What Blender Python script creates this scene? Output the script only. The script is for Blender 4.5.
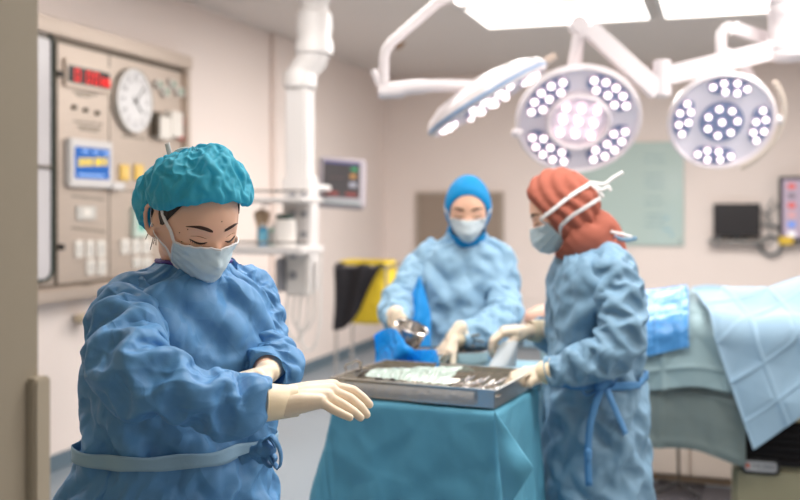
import bpy, bmesh, math, random
import numpy as np
from mathutils import Vector, Matrix, noise
for o in list(bpy.data.objects): bpy.data.objects.remove(o)
SC = bpy.context.scene
COL = SC.collection
PI = math.pi

# ---------------------------------------------------------------- camera, world, lights, exposure
CAM_H = 1.47
cd = bpy.data.cameras.new('camera'); cam = bpy.data.objects.new('camera', cd); COL.objects.link(cam)
cam.location = (0, 0, CAM_H); cam.rotation_euler = (PI/2, 0, 0)
cd.lens = 45; cd.sensor_width = 36; cd.shift_y = -41/800; cd.clip_start = .05
cd.dof.use_dof = True; cd.dof.focus_distance = 1.80; cd.dof.aperture_fstop = 2.7
SC.camera = cam
w = bpy.data.worlds.new('world'); SC.world = w; w.use_nodes = True
bg = w.node_tree.nodes['Background']; bg.inputs[0].default_value = (1.0, .95, .9, 1); bg.inputs[1].default_value = .55
SC.view_settings.view_transform = 'Standard'; SC.view_settings.look = 'None'
SC.view_settings.exposure = 0.0; SC.view_settings.gamma = 1; SC.view_settings.use_curve_mapping = False
SC.cycles.use_denoising = True
SC.cycles.max_bounces = 8; SC.cycles.diffuse_bounces = 5; SC.cycles.caustics_reflective = False; SC.cycles.caustics_refractive = False
SC.cycles.sample_clamp_indirect = 4

def P(px, py, D):                     # a point of the place: sight line through the photo pixel, D metres ahead
    return Vector(((px-400)/1000*D, D, CAM_H-(py-209)/1000*D))
# the room turns 18 degrees from the view: O is its far left corner, U runs along the far wall, V away from it
A18 = math.radians(18)
O = Vector((-.17, 11.1, 0)); U = Vector((math.cos(A18), -math.sin(A18), 0)); V = Vector((-math.sin(A18), -math.cos(A18), 0))
H = 2.93
def R(s, t, z=0): return O + U*s + V*t + Vector((0, 0, z))
def RM(s, t, z=0, rz=0):              # matrix at a room point, x along U, y away from the viewer's side (towards the far wall)
    return Matrix.Translation(R(s, t, z)) @ Matrix.Rotation(-A18+rz, 4, 'Z')

def area(name, loc, sx, sy, power, rot, col=(1, .965, .93)):
    l = bpy.data.lights.new(name, 'AREA'); l.shape = 'RECTANGLE'; l.size = sx; l.size_y = sy; l.energy = power; l.color = col
    o = bpy.data.objects.new(name, l); COL.objects.link(o); o.location = loc; o.rotation_euler = rot; return o
PANELS = [(1.78, 2.70, .87), (3.14, 2.70, .87), (1.78, 3.63, .87), (3.14, 3.63, .87),
          (1.0, 5.6, 1.0), (3.9, 5.9, 1.0), (2.5, 7.6, 1.0), (4.6, 8.0, .87), (.35, 7.9, .6)]
for (s, t, d) in PANELS:
    area('ceiling_panel_light', R(s+.64, t+d/2, H-.05), 1.2, d-.1, (44 if t < 5 else 20 if s < 2 else 42 if t < 7 else 34)*(d/.87), (0, 0, -A18))

# ---------------------------------------------------------------- materials
def lin(c):
    return tuple(((x/255)/12.92 if x/255 <= .04045 else ((x/255+.055)/1.055)**2.4) for x in c)+(1,)
MATS = {}
def mat(name, rgb, rough=.6, metal=0, bump=0, bscale=60, var=0, vscale=4, emit=None, es=1, alpha=1, trans=0, spec=.5, sss=0, subs=(1,.4,.25), sheen=0, stretch=None, coat=0, ior=1.45):
    if name in MATS: return MATS[name]
    m = bpy.data.materials.new(name); m.use_nodes = True; MATS[name] = m
    nt = m.node_tree; b = nt.nodes['Principled BSDF']
    c = lin(rgb)
    b.inputs['Base Color'].default_value = c; b.inputs['Roughness'].default_value = rough; b.inputs['Metallic'].default_value = metal
    b.inputs['Alpha'].default_value = alpha; b.inputs['Transmission Weight'].default_value = trans
    b.inputs['Specular IOR Level'].default_value = spec; b.inputs['IOR'].default_value = ior
    b.inputs['Sheen Weight'].default_value = sheen; b.inputs['Coat Weight'].default_value = coat
    if sss: b.inputs['Subsurface Weight'].default_value = sss; b.inputs['Subsurface Radius'].default_value = subs; b.inputs['Subsurface Scale'].default_value = .01
    if emit: b.inputs['Emission Color'].default_value = lin(emit); b.inputs['Emission Strength'].default_value = es
    tc = nt.nodes.new('ShaderNodeTexCoord'); src = tc.outputs['Object']
    if stretch:
        mp = nt.nodes.new('ShaderNodeMapping'); mp.inputs['Scale'].default_value = stretch; nt.links.new(src, mp.inputs[0]); src = mp.outputs[0]
    if var:
        n = nt.nodes.new('ShaderNodeTexNoise'); n.inputs['Scale'].default_value = vscale; n.inputs['Detail'].default_value = 4
        nt.links.new(src, n.inputs['Vector'])
        mx = nt.nodes.new('ShaderNodeMix'); mx.data_type = 'RGBA'
        mx.inputs[6].default_value = tuple(max(0, x*(1-var)) for x in c[:3])+(1,); mx.inputs[7].default_value = tuple(min(1, x*(1+var)) for x in c[:3])+(1,)
        nt.links.new(n.outputs[0], mx.inputs[0]); nt.links.new(mx.outputs[2], b.inputs['Base Color'])
    if bump:
        n = nt.nodes.new('ShaderNodeTexNoise'); n.inputs['Scale'].default_value = bscale; n.inputs['Detail'].default_value = 5
        nt.links.new(src, n.inputs['Vector'])
        bp = nt.nodes.new('ShaderNodeBump'); bp.inputs['Strength'].default_value = bump; bp.inputs['Distance'].default_value = .01
        nt.links.new(n.outputs[0], bp.inputs['Height']); nt.links.new(bp.outputs[0], b.inputs['Normal'])
    return m
def cloth_mat(name, rgb, rough=.55, trans=.18, spec=.35, bump=.12, scale=9, var=.05, alpha=1):
    """non-woven fabric: diffuse + a little light through, faint fibre bump and soft creases"""
    if name in MATS: return MATS[name]
    m = mat(name, rgb, rough, spec=spec, var=var, vscale=3, alpha=alpha)
    nt = m.node_tree; b = nt.nodes['Principled BSDF']; out = nt.nodes['Material Output']
    tc = nt.nodes['Texture Coordinate']
    v = nt.nodes.new('ShaderNodeTexVoronoi'); v.feature = 'DISTANCE_TO_EDGE'; v.inputs['Scale'].default_value = scale
    nz = nt.nodes.new('ShaderNodeTexNoise'); nz.inputs['Scale'].default_value = 3; nz.inputs['Detail'].default_value = 3
    add = nt.nodes.new('ShaderNodeVectorMath'); add.operation = 'MULTIPLY_ADD'; add.inputs[1].default_value = (.35, .35, .35)
    nt.links.new(tc.outputs['Object'], nz.inputs['Vector']); nt.links.new(nz.outputs['Color'], add.inputs[0]); nt.links.new(tc.outputs['Object'], add.inputs[2])
    nt.links.new(add.outputs[0], v.inputs['Vector'])
    mr = nt.nodes.new('ShaderNodeMapRange'); mr.inputs[1].default_value = 0; mr.inputs[2].default_value = .25; mr.interpolation_type = 'SMOOTHSTEP'
    nt.links.new(v.outputs['Distance'], mr.inputs[0])
    n2 = nt.nodes.new('ShaderNodeTexNoise'); n2.inputs['Scale'].default_value = 260; n2.inputs['Detail'].default_value = 3
    nt.links.new(tc.outputs['Object'], n2.inputs['Vector'])
    b1 = nt.nodes.new('ShaderNodeBump'); b1.inputs['Strength'].default_value = bump; b1.inputs['Distance'].default_value = .03
    nt.links.new(mr.outputs[0], b1.inputs['Height'])
    b2 = nt.nodes.new('ShaderNodeBump'); b2.inputs['Strength'].default_value = .12; b2.inputs['Distance'].default_value = .002
    nt.links.new(n2.outputs[0], b2.inputs['Height']); nt.links.new(b1.outputs[0], b2.inputs['Normal']); nt.links.new(b2.outputs[0], b.inputs['Normal'])
    if trans:
        tr = nt.nodes.new('ShaderNodeBsdfTranslucent'); tr.inputs[0].default_value = lin(rgb); nt.links.new(b2.outputs[0], tr.inputs['Normal'])
        mx = nt.nodes.new('ShaderNodeMixShader'); mx.inputs[0].default_value = trans
        nt.links.new(b.outputs[0], mx.inputs[1]); nt.links.new(tr.outputs[0], mx.inputs[2]); nt.links.new(mx.outputs[0], out.inputs[0])
    return m

# ---------------------------------------------------------------- object helpers
def WM(o):
    b = Matrix.LocRotScale(o.location, o.rotation_euler, o.scale)
    return b if o.parent is None else WM(o.parent) @ o.matrix_parent_inverse @ b
def link(name, me, m=None, parent=None, smooth=True):
    o = bpy.data.objects.new(name, me); COL.objects.link(o)
    if m: me.materials.append(m)
    if smooth and hasattr(me, 'polygons'): me.polygons.foreach_set('use_smooth', [True]*len(me.polygons))
    if parent is not None:
        o.parent = parent
        mw = WM(parent)
        o.matrix_parent_inverse = mw.inverted()
    return o
def thing(name, label, cat, loc, group=None):
    o = bpy.data.objects.new(name, None); COL.objects.link(o); o.location = loc; o.empty_display_size = .05
    return tag(o, label, cat, group)
def tag(o, label=None, cat=None, group=None, kind=None):
    if label: o['label'] = label
    if cat: o['category'] = cat
    if group: o['group'] = group
    if kind: o['kind'] = kind
    return o
def struct(o): o['kind'] = 'structure'; return o
def bmobj(name, bm, m, parent=None, smooth=False, bevel=0, seg=2):
    if bevel:
        es = [e for e in bm.edges if len(e.link_faces) == 2 and e.calc_face_angle(0) > .6]
        bmesh.ops.bevel(bm, geom=es, offset=bevel, segments=seg, affect='EDGES', clamp_overlap=True)
    me = bpy.data.meshes.new(name); bm.to_mesh(me); bm.free()
    o = link(name, me, m, parent, smooth)
    if bevel or smooth: 
        me.polygons.foreach_set('use_smooth', [True]*len(me.polygons)); me.set_sharp_from_angle(angle=.7)
    return o
def bx(bm, M, a, b):                      # box between local corners a and b
    a = Vector(a); b = Vector(b); c = (a+b)/2; d = b-a
    bmesh.ops.create_cube(bm, size=1, matrix=M @ Matrix.Translation(c) @ Matrix.Diagonal((abs(d.x), abs(d.y), abs(d.z), 1)))
def cyl(bm, M, r, h, n=24, r2=None):      # along local z from 0 to h
    bmesh.ops.create_cone(bm, cap_ends=True, segments=n, radius1=r, radius2=r if r2 is None else r2, depth=h, matrix=M @ Matrix.Translation((0, 0, h/2)))
def aim(p, d, up=(0, 0, 1)):              # matrix at p with z along d
    d = Vector(d).normalized(); u = Vector(up)
    if abs(d.dot(u)) > .98: u = Vector((0, 1, 0))
    x = u.cross(d).normalized(); y = d.cross(x)
    m = Matrix((x, y, d)).transposed().to_4x4(); m.translation = Vector(p); return m
def smoothline(pts, n=8):
    pts = [Vector(p) for p in pts]
    if len(pts) < 3: return [pts[0].lerp(pts[-1], i/n) for i in range(n+1)]
    out = []; q = [pts[0]*2-pts[1]]+pts+[pts[-1]*2-pts[-2]]
    for i in range(1, len(q)-2):
        for k in range(n):
            t = k/n; a, b, c, d = q[i-1], q[i], q[i+1], q[i+2]
            out.append(.5*((2*b)+(c-a)*t+(2*a-5*b+4*c-d)*t*t+(3*b-a-3*c+d)*t**3))
    out.append(pts[-1]); return out
def frames(pts):
    T = []
    for i in range(len(pts)):
        a = pts[max(0, i-1)]; b = pts[min(len(pts)-1, i+1)]; T.append((b-a).normalized())
    u = Vector((0, 0, 1)) if abs(T[0].z) < .9 else Vector((1, 0, 0))
    x = (u-T[0]*u.dot(T[0])).normalized(); out = []
    for t in T:
        x = (x-t*x.dot(t)).normalized(); out.append((x.copy(), t.cross(x)))
    return T, out
def tube(bm, pts, r, n=10, cap=True):
    pts = [Vector(p) for p in pts]; T, F = frames(pts); rings = []
    for i, p in enumerate(pts):
        rr = r[i] if isinstance(r, (list, tuple)) else r
        rings.append([bm.verts.new(p+(F[i][0]*math.cos(2*PI*k/n)+F[i][1]*math.sin(2*PI*k/n))*rr) for k in range(n)])
    for a, b in zip(rings, rings[1:]):
        for k in range(n): bm.faces.new((a[k], a[(k+1) % n], b[(k+1) % n], b[k]))
    if cap: bm.faces.new(rings[0][::-1]); bm.faces.new(rings[-1])
def lathe(bm, M, prof, n=32):
    rings = []
    for (r, z) in prof: rings.append([bm.verts.new(M @ Vector((r*math.cos(2*PI*k/n), r*math.sin(2*PI*k/n), z))) for k in range(n)] if r > 1e-5 else [bm.verts.new(M @ Vector((0, 0, z)))])
    for a, b in zip(rings, rings[1:]):
        for k in range(n):
            k2 = (k+1) % n
            if len(a) == 1 and len(b) == 1: continue
            if len(a) == 1: bm.faces.new((a[0], b[k2], b[k]))
            elif len(b) == 1: bm.faces.new((a[k], a[k2], b[0]))
            else: bm.faces.new((a[k], a[k2], b[k2], b[k]))
def grid_mesh(name, G, m, parent=None, closed=False, subsurf=1, solid=0, captop=False):
    """G: n x k x 3 array -> quads"""
    n, k = G.shape[:2]; fs = []
    kk = k if closed else k-1
    for i in range(n-1):
        for j in range(kk):
            j2 = (j+1) % k; fs.append((i*k+j, i*k+j2, (i+1)*k+j2, (i+1)*k+j))
    me = bpy.data.meshes.new(name); me.from_pydata(G.reshape(-1, 3).tolist(), [], fs); me.update()
    o = link(name, me, m, parent)
    if solid: s = o.modifiers.new('solid', 'SOLIDIFY'); s.thickness = solid; s.offset = 0
    if subsurf: s = o.modifiers.new('sub', 'SUBSURF'); s.levels = subsurf; s.render_levels = subsurf
    return o
def ribbon(name, pts, width, side, m, parent=None, n=6, th=.0012, twist=0):
    """flat tape along pts, width measured along `side` (vector or list)"""
    L = smoothline(pts, n); G = []
    T, _ = frames(L)
    for i, p in enumerate(L):
        s = Vector(side[min(len(side)-1, int(i*len(side)/len(L)))]) if isinstance(side, list) else Vector(side)
        s = s-T[i]*s.dot(T[i])
        if s.length < 1e-4: s = T[i].orthogonal()
        s.normalize()
        if twist: s = Matrix.Rotation(twist*i/len(L), 3, T[i]) @ s
        G.append([list(p-s*width/2), list(p), list(p+s*width/2)])
    return grid_mesh(name, np.array(G), m, parent, subsurf=0, solid=th)
def remesh(bm, voxel, smooth_it=4, fac=.5):
    """union of overlapping closed shells as one skin"""
    me = bpy.data.meshes.new('tmp'); bm.to_mesh(me); bm.free()
    o = bpy.data.objects.new('tmp', me); COL.objects.link(o)
    r = o.modifiers.new('r', 'REMESH'); r.mode = 'VOXEL'; r.voxel_size = voxel; r.adaptivity = 0
    if smooth_it: s = o.modifiers.new('s', 'SMOOTH'); s.iterations = smooth_it; s.factor = fac
    dg = bpy.context.evaluated_depsgraph_get(); dg.update()
    m2 = bpy.data.meshes.new_from_object(o.evaluated_get(dg)); bpy.data.objects.remove(o); bpy.data.meshes.remove(me)
    return m2
def capsule(bm, a, b, ra, rb, n=14):
    a = Vector(a); b = Vector(b); d = (b-a)
    bmesh.ops.create_uvsphere(bm, u_segments=n, v_segments=max(6, n//2), radius=ra, matrix=Matrix.Translation(a))
    bmesh.ops.create_uvsphere(bm, u_segments=n, v_segments=max(6, n//2), radius=rb, matrix=Matrix.Translation(b))
    if d.length > 1e-5:
        bmesh.ops.create_cone(bm, cap_ends=True, segments=n, radius1=ra, radius2=rb, depth=d.length, matrix=aim((a+b)/2, d))
def chain(bm, pts, rs, n=14):
    for i in range(len(pts)-1): capsule(bm, pts[i], pts[i+1], rs[i], rs[i+1], n)

# ---------------------------------------------------------------- cloth relaxation (verlet + length constraints)
def cloth(G, closed=True, growu=1.0, growv=1.0, steps=120, inner=3, pin=None, anchor=.01, caps=(), grav=0, bend=.25, jitter=.004, seed=1, collide=None, damp=.9, jscale=.05):
    rng = np.random.RandomState(seed); n, m = G.shape[:2]
    X = G.copy(); X0 = G.copy()
    # smooth random kick
    K = rng.randn(n, m, 3)
    for _ in range(3):
        K = (K+np.roll(K, 1, 0)+np.roll(K, -1, 0)+(np.roll(K, 1, 1)+np.roll(K, -1, 1)))/3.2
    W = np.ones((n, m, 1)) if pin is None else (1-pin)[..., None]
    X += K*jitter*W
    gu = np.broadcast_to(np.asarray(growu, float), (n, m)); gv = np.broadcast_to(np.asarray(growv, float), (n, m))
    def sl(di, dj):
        if closed:
            ia = slice(0, n-di); ib = slice(di, n)
            return (lambda A: A[ia]), (lambda A: np.roll(A, -dj, 1)[ib]), ('c', ia, ib, dj)
        if dj >= 0: return (lambda A: A[:n-di, :m-dj]), (lambda A: A[di:, dj:]), ('o', di, dj)
        return (lambda A: A[:n-di, -dj:]), (lambda A: A[di:, :m+dj]), ('o', di, dj)
    C = []
    for di, dj, k in ((0, 1, 1), (1, 0, 1), (1, 1, .6), (1, -1, .6), (0, 2, bend), (2, 0, bend), (0, 4, bend*.4), (4, 0, bend*.4)):
        fa, fb, kind = sl(di, dj)
        d = np.linalg.norm(fb(G)-fa(G), axis=-1)
        g = fa(gu) if di == 0 else (fa(gv) if dj == 0 else (fa(gu)+fa(gv))/2)
        C.append((fa, fb, kind, d*g, k))
    Xp = X.copy(); gvec = np.array([0, 0, -grav])
    for st in range(steps):
        Vv = (X-Xp)*damp; Xp = X.copy()
        X = X+(Vv+gvec)*W
        for _ in range(inner):
            for fa, fb, kind, L, k in C:
                a = fa(X); b = fb(X); dv = b-a; d = np.linalg.norm(dv, axis=-1)+1e-9
                c = (dv*(.45*k*(d-L)/d/2*1.0)[..., None])
                if kind[0] == 'c':
                    _, ia, ib, dj = kind
                    D = np.zeros_like(X); D[ia] += c; E = np.zeros_like(X); E[ib] -= c; D += np.roll(E, dj, 1)
                else:
                    _, di, dj = kind; D = np.zeros_like(X)
                    if dj >= 0: D[:n-di, :m-dj] += c; D[di:, dj:] -= c
                    else: D[:n-di, -dj:] += c; D[di:, :m+dj] -= c
                X = X+D*W
        if anchor: X = X+(X0-X)*anchor*W
        for (a, b, r) in caps:
            a_ = np.array(a); ab = np.array(b)-a_; t = np.clip(((X-a_)@ab)/(ab@ab+1e-9), 0, 1)[..., None]
            q = X-(a_+ab*t); d = np.linalg.norm(q, axis=-1, keepdims=True)+1e-9
            X = X+np.where(d < r, q/d*(r-d), 0)*W
        if collide is not None: X = collide(X, Xp)
    return X
def crumple(G, amp=.004, freq=8, seed=1, closed=True, st=(1, 1, 1), pinrows=3):
    """sharp irregular creases pressed along the surface normal"""
    n, m = G.shape[:2]
    du = (np.roll(G, -1, 1)-np.roll(G, 1, 1)) if closed else np.gradient(G, axis=1); dv = np.gradient(G, axis=0)
    N = np.cross(du, dv); N /= np.linalg.norm(N, axis=-1, keepdims=True)+1e-9
    out = G.copy(); o = Vector((seed*7.3, seed*3.1, seed*1.7)); F = G*np.array(st)
    for i in range(n):
        e = min(1, i/pinrows, (n-1-i)/pinrows)
        for j in range(m):
            p = Vector(F[i, j])*freq+o; q = p+noise.noise_vector(p*.6)*.4
            d1 = noise.voronoi(q, distance_metric='DISTANCE_SQUARED')[0][0]; d2 = noise.voronoi(q*1.7+Vector((9, 4, 2)), distance_metric='DISTANCE_SQUARED')[0][0]
            out[i, j] += N[i, j]*amp*e*(min(d1, .8)*2.2-min(d2, .8)*1.4-.3)
    return out
def folds(G, amp, lu, lv, seed=1, skew=0, closed=True, sharp=1.5, k=2.2):
    """long pulled folds: crests sharp and outward, valleys wide; lu across, lv along the fold length"""
    n, m = G.shape[:2]
    du = (np.roll(G, -1, 1)-np.roll(G, 1, 1)) if closed else np.gradient(G, axis=1); dv = np.gradient(G, axis=0)
    N = np.cross(du, dv); N /= np.linalg.norm(N, axis=-1, keepdims=True)+1e-9
    C = G.mean(1) if closed else None
    vlen = np.concatenate([[0], np.cumsum(np.linalg.norm(np.diff(G.mean(1), axis=0), axis=-1))])
    R_ = np.linalg.norm(np.roll(G, -1, 1)-G, axis=-1).sum(1).mean()/(2*PI)
    out = G.copy()
    for i in range(n):
        e = min(1, i/4, (n-1-i)/4); v = vlen[i]
        for j in range(m):
            th = 2*PI*j/m+skew*v/max(R_, .01) if closed else 0
            q = Vector((R_*math.cos(th)/lu+seed*3.3, R_*math.sin(th)/lu+seed*1.1, v/lv)) if closed else Vector((vlen[-1]*j/m/lu+skew*v/lu+seed*3.3, seed*2.1, v/lv))
            q = q+noise.noise_vector(q*.8)*.30
            d1 = noise.voronoi(q, distance_metric='DISTANCE_SQUARED')[0][0]; d2 = noise.voronoi(q*2.1+Vector((5, 1, 7)), distance_metric='DISTANCE_SQUARED')[0][0]
            out[i, j] += N[i, j]*amp*e*(min(d1, .8)*2.0+min(d2, .8)*.55-.75)
    return out
def up2(G, closed=True):
    """double the grid resolution with a 4-point scheme"""
    def along0(A):
        n = A.shape[0]; P_ = np.concatenate([2*A[:1]-A[1:2], A, 2*A[-1:]-A[-2:-1]])
        mid = (9*(P_[1:-2]+P_[2:-1])-(P_[:-3]+P_[3:]))/16
        out = np.empty((2*n-1,)+A.shape[1:]); out[0::2] = A; out[1::2] = mid; return out
    G = along0(G)
    Gt = np.swapaxes(G, 0, 1)
    if closed:
        Q = np.concatenate([Gt[-1:], Gt, Gt[:2]]); mid = (9*(Q[1:-2]+Q[2:-1])-(Q[:-3]+Q[3:]))/16
        out = np.empty((2*Gt.shape[0],)+Gt.shape[1:]); out[0::2] = Gt; out[1::2] = mid; Gt = out
    else: Gt = along0(Gt)
    return np.ascontiguousarray(np.swapaxes(Gt, 0, 1))
def loft_path(pts, rs, nr, m, sq=(1, 1)):
    """tube grid along a smooth path, resampled to nr rings"""
    L = smoothline(pts, 10); Rr = [v.x for v in smoothline([Vector((r, 0, 0)) for r in rs], 10)]
    d = [0]
    for a, b in zip(L, L[1:]): d.append(d[-1]+(b-a).length)
    q = []; rr = []
    for i in range(nr):
        t = d[-1]*i/(nr-1); j = min(len(d)-2, max(0, int(np.searchsorted(d, t))-1)); f = (t-d[j])/(d[j+1]-d[j]+1e-9)
        q.append(L[j].lerp(L[j+1], f)); rr.append(Rr[j]*(1-f)+Rr[j+1]*f)
    T, F = frames(q); G = np.zeros((nr, m, 3))
    for i in range(nr):
        for k in range(m):
            a = 2*PI*k/m; G[i, k] = q[i]+(F[i][0]*math.cos(a)*sq[0]+F[i][1]*math.sin(a)*sq[1])*rr[i]
    return G
# ---------------------------------------------------------------- the room
M_wall = mat('painted_wall', (236, 223, 216), .75, bump=.03, bscale=90, var=.03, vscale=1.5)
M_ceil = mat('ceiling_paint', (222, 213, 207), .85, bump=.02, var=.02, vscale=1)
M_floor = mat('vinyl_floor', (128, 139, 148), .38, bump=.01, bscale=200, var=.06, vscale=30)
M_skirt = mat('coved_vinyl_skirting', (98, 116, 128), .5)
M_jamb = mat('jamb_paint', (150, 140, 122), .7, bump=.02)
M_guard = mat('corner_guard_plastic', (166, 155, 136), .5)
M_white = mat('white_enamel', (214, 210, 208), .35)
M_whiteplas = mat('white_plastic', (225, 220, 215), .45)
M_steel = mat('brushed_panel_steel', (204, 190, 178), .45, metal=.7, bump=.05, bscale=30, var=.08, vscale=6, stretch=(1, 1, 14))
M_steel_d = mat('dark_steel_trim', (110, 102, 92), .4, metal=.7)
M_chrome = mat('instrument_steel', (205, 200, 195), .2, metal=1, bump=.02)
M_black = mat('black_plastic', (28, 27, 29), .4)
M_gasket = mat('green_black_gasket', (28, 46, 40), .5)
M_grey = mat('grey_plastic', (150, 150, 155), .45)
M_emis = mat('panel_diffuser', (255, 252, 248), .5, emit=(255, 250, 244), es=3.0)

def quadbox(name, s0, s1, t0, t1, z0, z1, m, bevel=0):
    bm = bmesh.new(); bx(bm, RM(0, 0), (s0, -t0, z0), (s1, -t1, z1)); return bmobj(name, bm, m, bevel=bevel)
SW = 6.6; TE = 9.5
struct(quadbox('floor', -.3, SW+.3, -.3, 12.4, -.1, 0, M_floor))
struct(quadbox('ceiling', -.3, SW+.3, -.3, 12.4, H, H+.1, M_ceil))
struct(quadbox('wall_left', -.25, 0, -.25, TE, 0, H, M_wall))
struct(quadbox('wall_back', 0, SW, -.25, 0, 0, H, M_wall))
struct(quadbox('wall_right', SW, SW+.25, -.25, TE, 0, H, M_wall))
struct(quadbox('wall_entrance_left', -.25, 2.81, TE, TE+.125, 0, H, M_jamb))
struct(quadbox('wall_entrance_right', 4.4, SW+.25, TE, TE+.125, 0, H, M_jamb))
struct(quadbox('wall_entrance_header', 2.81, 4.4, TE, TE+.125, 2.2, H, M_jamb))
struct(quadbox('trim_1', 2.795, 2.822, TE-.010, TE+.02, 0, 1.27, M_guard, bevel=.003))
struct(quadbox('trim_2', 0, .055, 2.6, 2.95, 0, H, M_wall, bevel=.01))       # shallow pipe chase on the left wall
def skirt(name, s0, s1, t0, t1):
    bm = bmesh.new(); bx(bm, RM(0, 0), (s0, -t0, 0), (s1, -t1, .09)); return struct(bmobj(name, bm, M_skirt, bevel=.004))
skirt('baseboard_left', 0, .018, .018, TE); skirt('baseboard_back', 0, SW, 0, .018); skirt('baseboard_right', SW-.018, SW, .018, TE)

for i, (s, t, d) in enumerate(PANELS):
    lab = {0: 'bright ceiling light panel nearest the far wall, left of the gap', 1: 'bright ceiling light panel right of the narrow gap, above the lamp arms',
           2: 'second bright ceiling panel cut by the top edge of the photo'}.get(i, 'square edged ceiling light panel above the room, out of the photo')
    th = thing('ceiling_light', lab, 'ceiling light', R(s+.65, t+d/2, H), 'recessed ceiling light panels')
    bm = bmesh.new(); M = RM(s, t, H)
    for a, b in (((0, 0, -.03), (1.3, -.03, 0)), ((0, -d+.03, -.03), (1.3, -d, 0)), ((0, -.03, -.03), (.03, -d+.03, 0)), ((1.27, -.03, -.03), (1.3, -d+.03, 0))): bx(bm, M, a, b)
    bmobj('frame', bm, M_white, th)
    bm = bmesh.new(); bx(bm, M, (.03, -.03, -.02), (1.27, -d+.03, -.008)); bmobj('diffuser', bm, M_emis, th)

# smoke detector on the ceiling
p = P(398, 44, 8.8); p.z = H
th = thing('ceiling_sprinkler', 'small tan round fitting on the grey ceiling beside the curved lamp arm', 'sprinkler', p)
bm = bmesh.new(); lathe(bm, Matrix.Translation(p), [(0, -.05), (.03, -.05), (.035, -.03), (.06, -.012), (.075, 0), (0, 0)], 20); bmobj('housing', bm, mat('tan_plastic', (170, 140, 115), .6), th, smooth=True)

# ---- left wall: stainless theatre control panel
def lw(px, py, s0=.075):                         # (t, z) where the sight line meets the left wall plane
    k = (px-400)/1000; o = O+U*s0; t = (o.x-k*o.y)/(-V.x+k*V.y); D = o.y+V.y*t
    return t, CAM_H-(py-209)/1000*D
ML = Matrix((( -V.x, U.x, 0, O.x), (-V.y, U.y, 0, O.y), (0, 0, 1, 0), (0, 0, 0, 1)))
# local frame of the left wall: x = towards the far wall (= -t), y = out of the wall (s), z up
ML = Matrix.Translation(O) @ Matrix(((-V.x, U.x, 0, 0), (-V.y, U.y, 0, 0), (0, 0, 1, 0), (0, 0, 0, 1)))
def lbox(bm, x0, y0, x1, y1, d0, d1):   # pixel rectangle on the panel, given depth out of the wall
    t0, z0 = lw(x0, y0); t1, z1 = lw(x1, y1); tm, zb = lw((x0+x1)/2, (y0+y1)/2)
    _, za = lw((x0+x1)/2, y0); _, zc = lw((x0+x1)/2, y1)
    bx(bm, ML, (-t0, d0, za), (-t1, d1, zc))
PD = .06
t0p = lw(186.5, 60)[0]; t1p = 6.45; ZP1 = (lw(187, 62, .1)[1]+lw(45, 12, .1)[1])/2+.012; ZP0 = (lw(110, 297, .1)[1]+lw(45, 302, .1)[1])/2; print('panel', t0p, ZP0, ZP1)
pan = thing('control_panel', 'large stainless steel wall panel with clock, displays and sockets', 'control panel', R(0, 5.2, .95))
bm = bmesh.new(); bx(bm, ML, (-t0p, 0, ZP0+.02), (-t1p, PD, ZP1-.02)); bmobj('back_plate', bm, M_steel, pan, bevel=.004)
bm = bmesh.new()
for a, b in (((-t1p, 0, ZP1-.09), (-t0p+.02, .115, ZP1)), ((-t1p, 0, ZP0), (-t0p+.02, .10, ZP0+.07)), ((-t0p-.04, 0, ZP0+.07), (-t0p+.02, .10, ZP1-.09))): bx(bm, ML, a, b)
bmobj('frame', bm, M_steel, pan, bevel=.008)
bm = bmesh.new(); tq = lw(57, 100)[0]; tq2 = lw(111, 100)[0]; bx(bm, ML, (-t1p, PD, ZP1-.115), (-t0p-.05, PD+.012, ZP1-.10)); bx(bm, ML, (-t1p, PD, ZP0+.085), (-t0p-.05, PD+.012, ZP0+.095)); bx(bm, ML, (-tq, PD, ZP0+.095), (-tq+.012, PD+.012, ZP1-.115)); bx(bm, ML, (-tq2, PD, ZP0+.095), (-tq2+.005, PD+.003, ZP1-.115))
bmobj('seam_strip', bm, M_steel_d, pan)
# cabinet door at its left, white inner with dark gasket
td, zt = lw(53.5, 32); _, zb_ = lw(53.5, 281)
def rrect(bm, M, x0, x1, z0, z1, r, y0, y1, n=6, hole=None):
    def ring(x0, x1, z0, z1, r, y):
        out = []
        for cx, cz, a0 in ((x1-r, z1-r, 0), (x0+r, z1-r, 90), (x0+r, z0+r, 180), (x1-r, z0+r, 270)):
            for k in range(n+1):
                a = math.radians(a0+90*k/n); out.append(bm.verts.new(M @ Vector((cx+r*math.cos(a), y, cz+r*math.sin(a)))))
        return out
    A = ring(x0, x1, z0, z1, r, y0); B = ring(x0, x1, z0, z1, r, y1); N = len(A)
    for k in range(N): bm.faces.new((A[k], A[(k+1) % N], B[(k+1) % N], B[k]))
    if hole is None: bm.faces.new(B); bm.faces.new(A[::-1])
    else:
        h = hole; C = ring(x0+h, x1-h, z0+h, z1-h, max(.002, r-h), y1); E = ring(x0+h, x1-h, z0+h, z1-h, max(.002, r-h), y0)
        for k in range(N):
            k2 = (k+1) % N
            bm.faces.new((B[k], B[k2], C[k2], C[k])); bm.faces.new((C[k], C[k2], E[k2], E[k])); bm.faces.new((E[k], E[k2], A[k2], A[k]))
bm = bmesh.new(); rrect(bm, ML, -t1p+.05, -td, zb_, zt, .07, PD, PD+.022, hole=.016); g = bmobj('door_gasket', bm, M_gasket, pan)
bm = bmesh.new(); rrect(bm, ML, -t1p+.066, -td-.016, zb_+.016, zt-.016, .055, PD, PD+.01); bmobj('door_pane', bm, mat('frosted_white_pane', (196, 192, 194), .25), pan)
_, zc = lw(45, 167); bm = bmesh.new(); bx(bm, ML, (-t1p+.066, PD+.01, zc-.008), (-td-.016, PD+.02, zc+.008)); bmobj('door_crossbar', bm, M_steel_d, pan)
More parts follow.
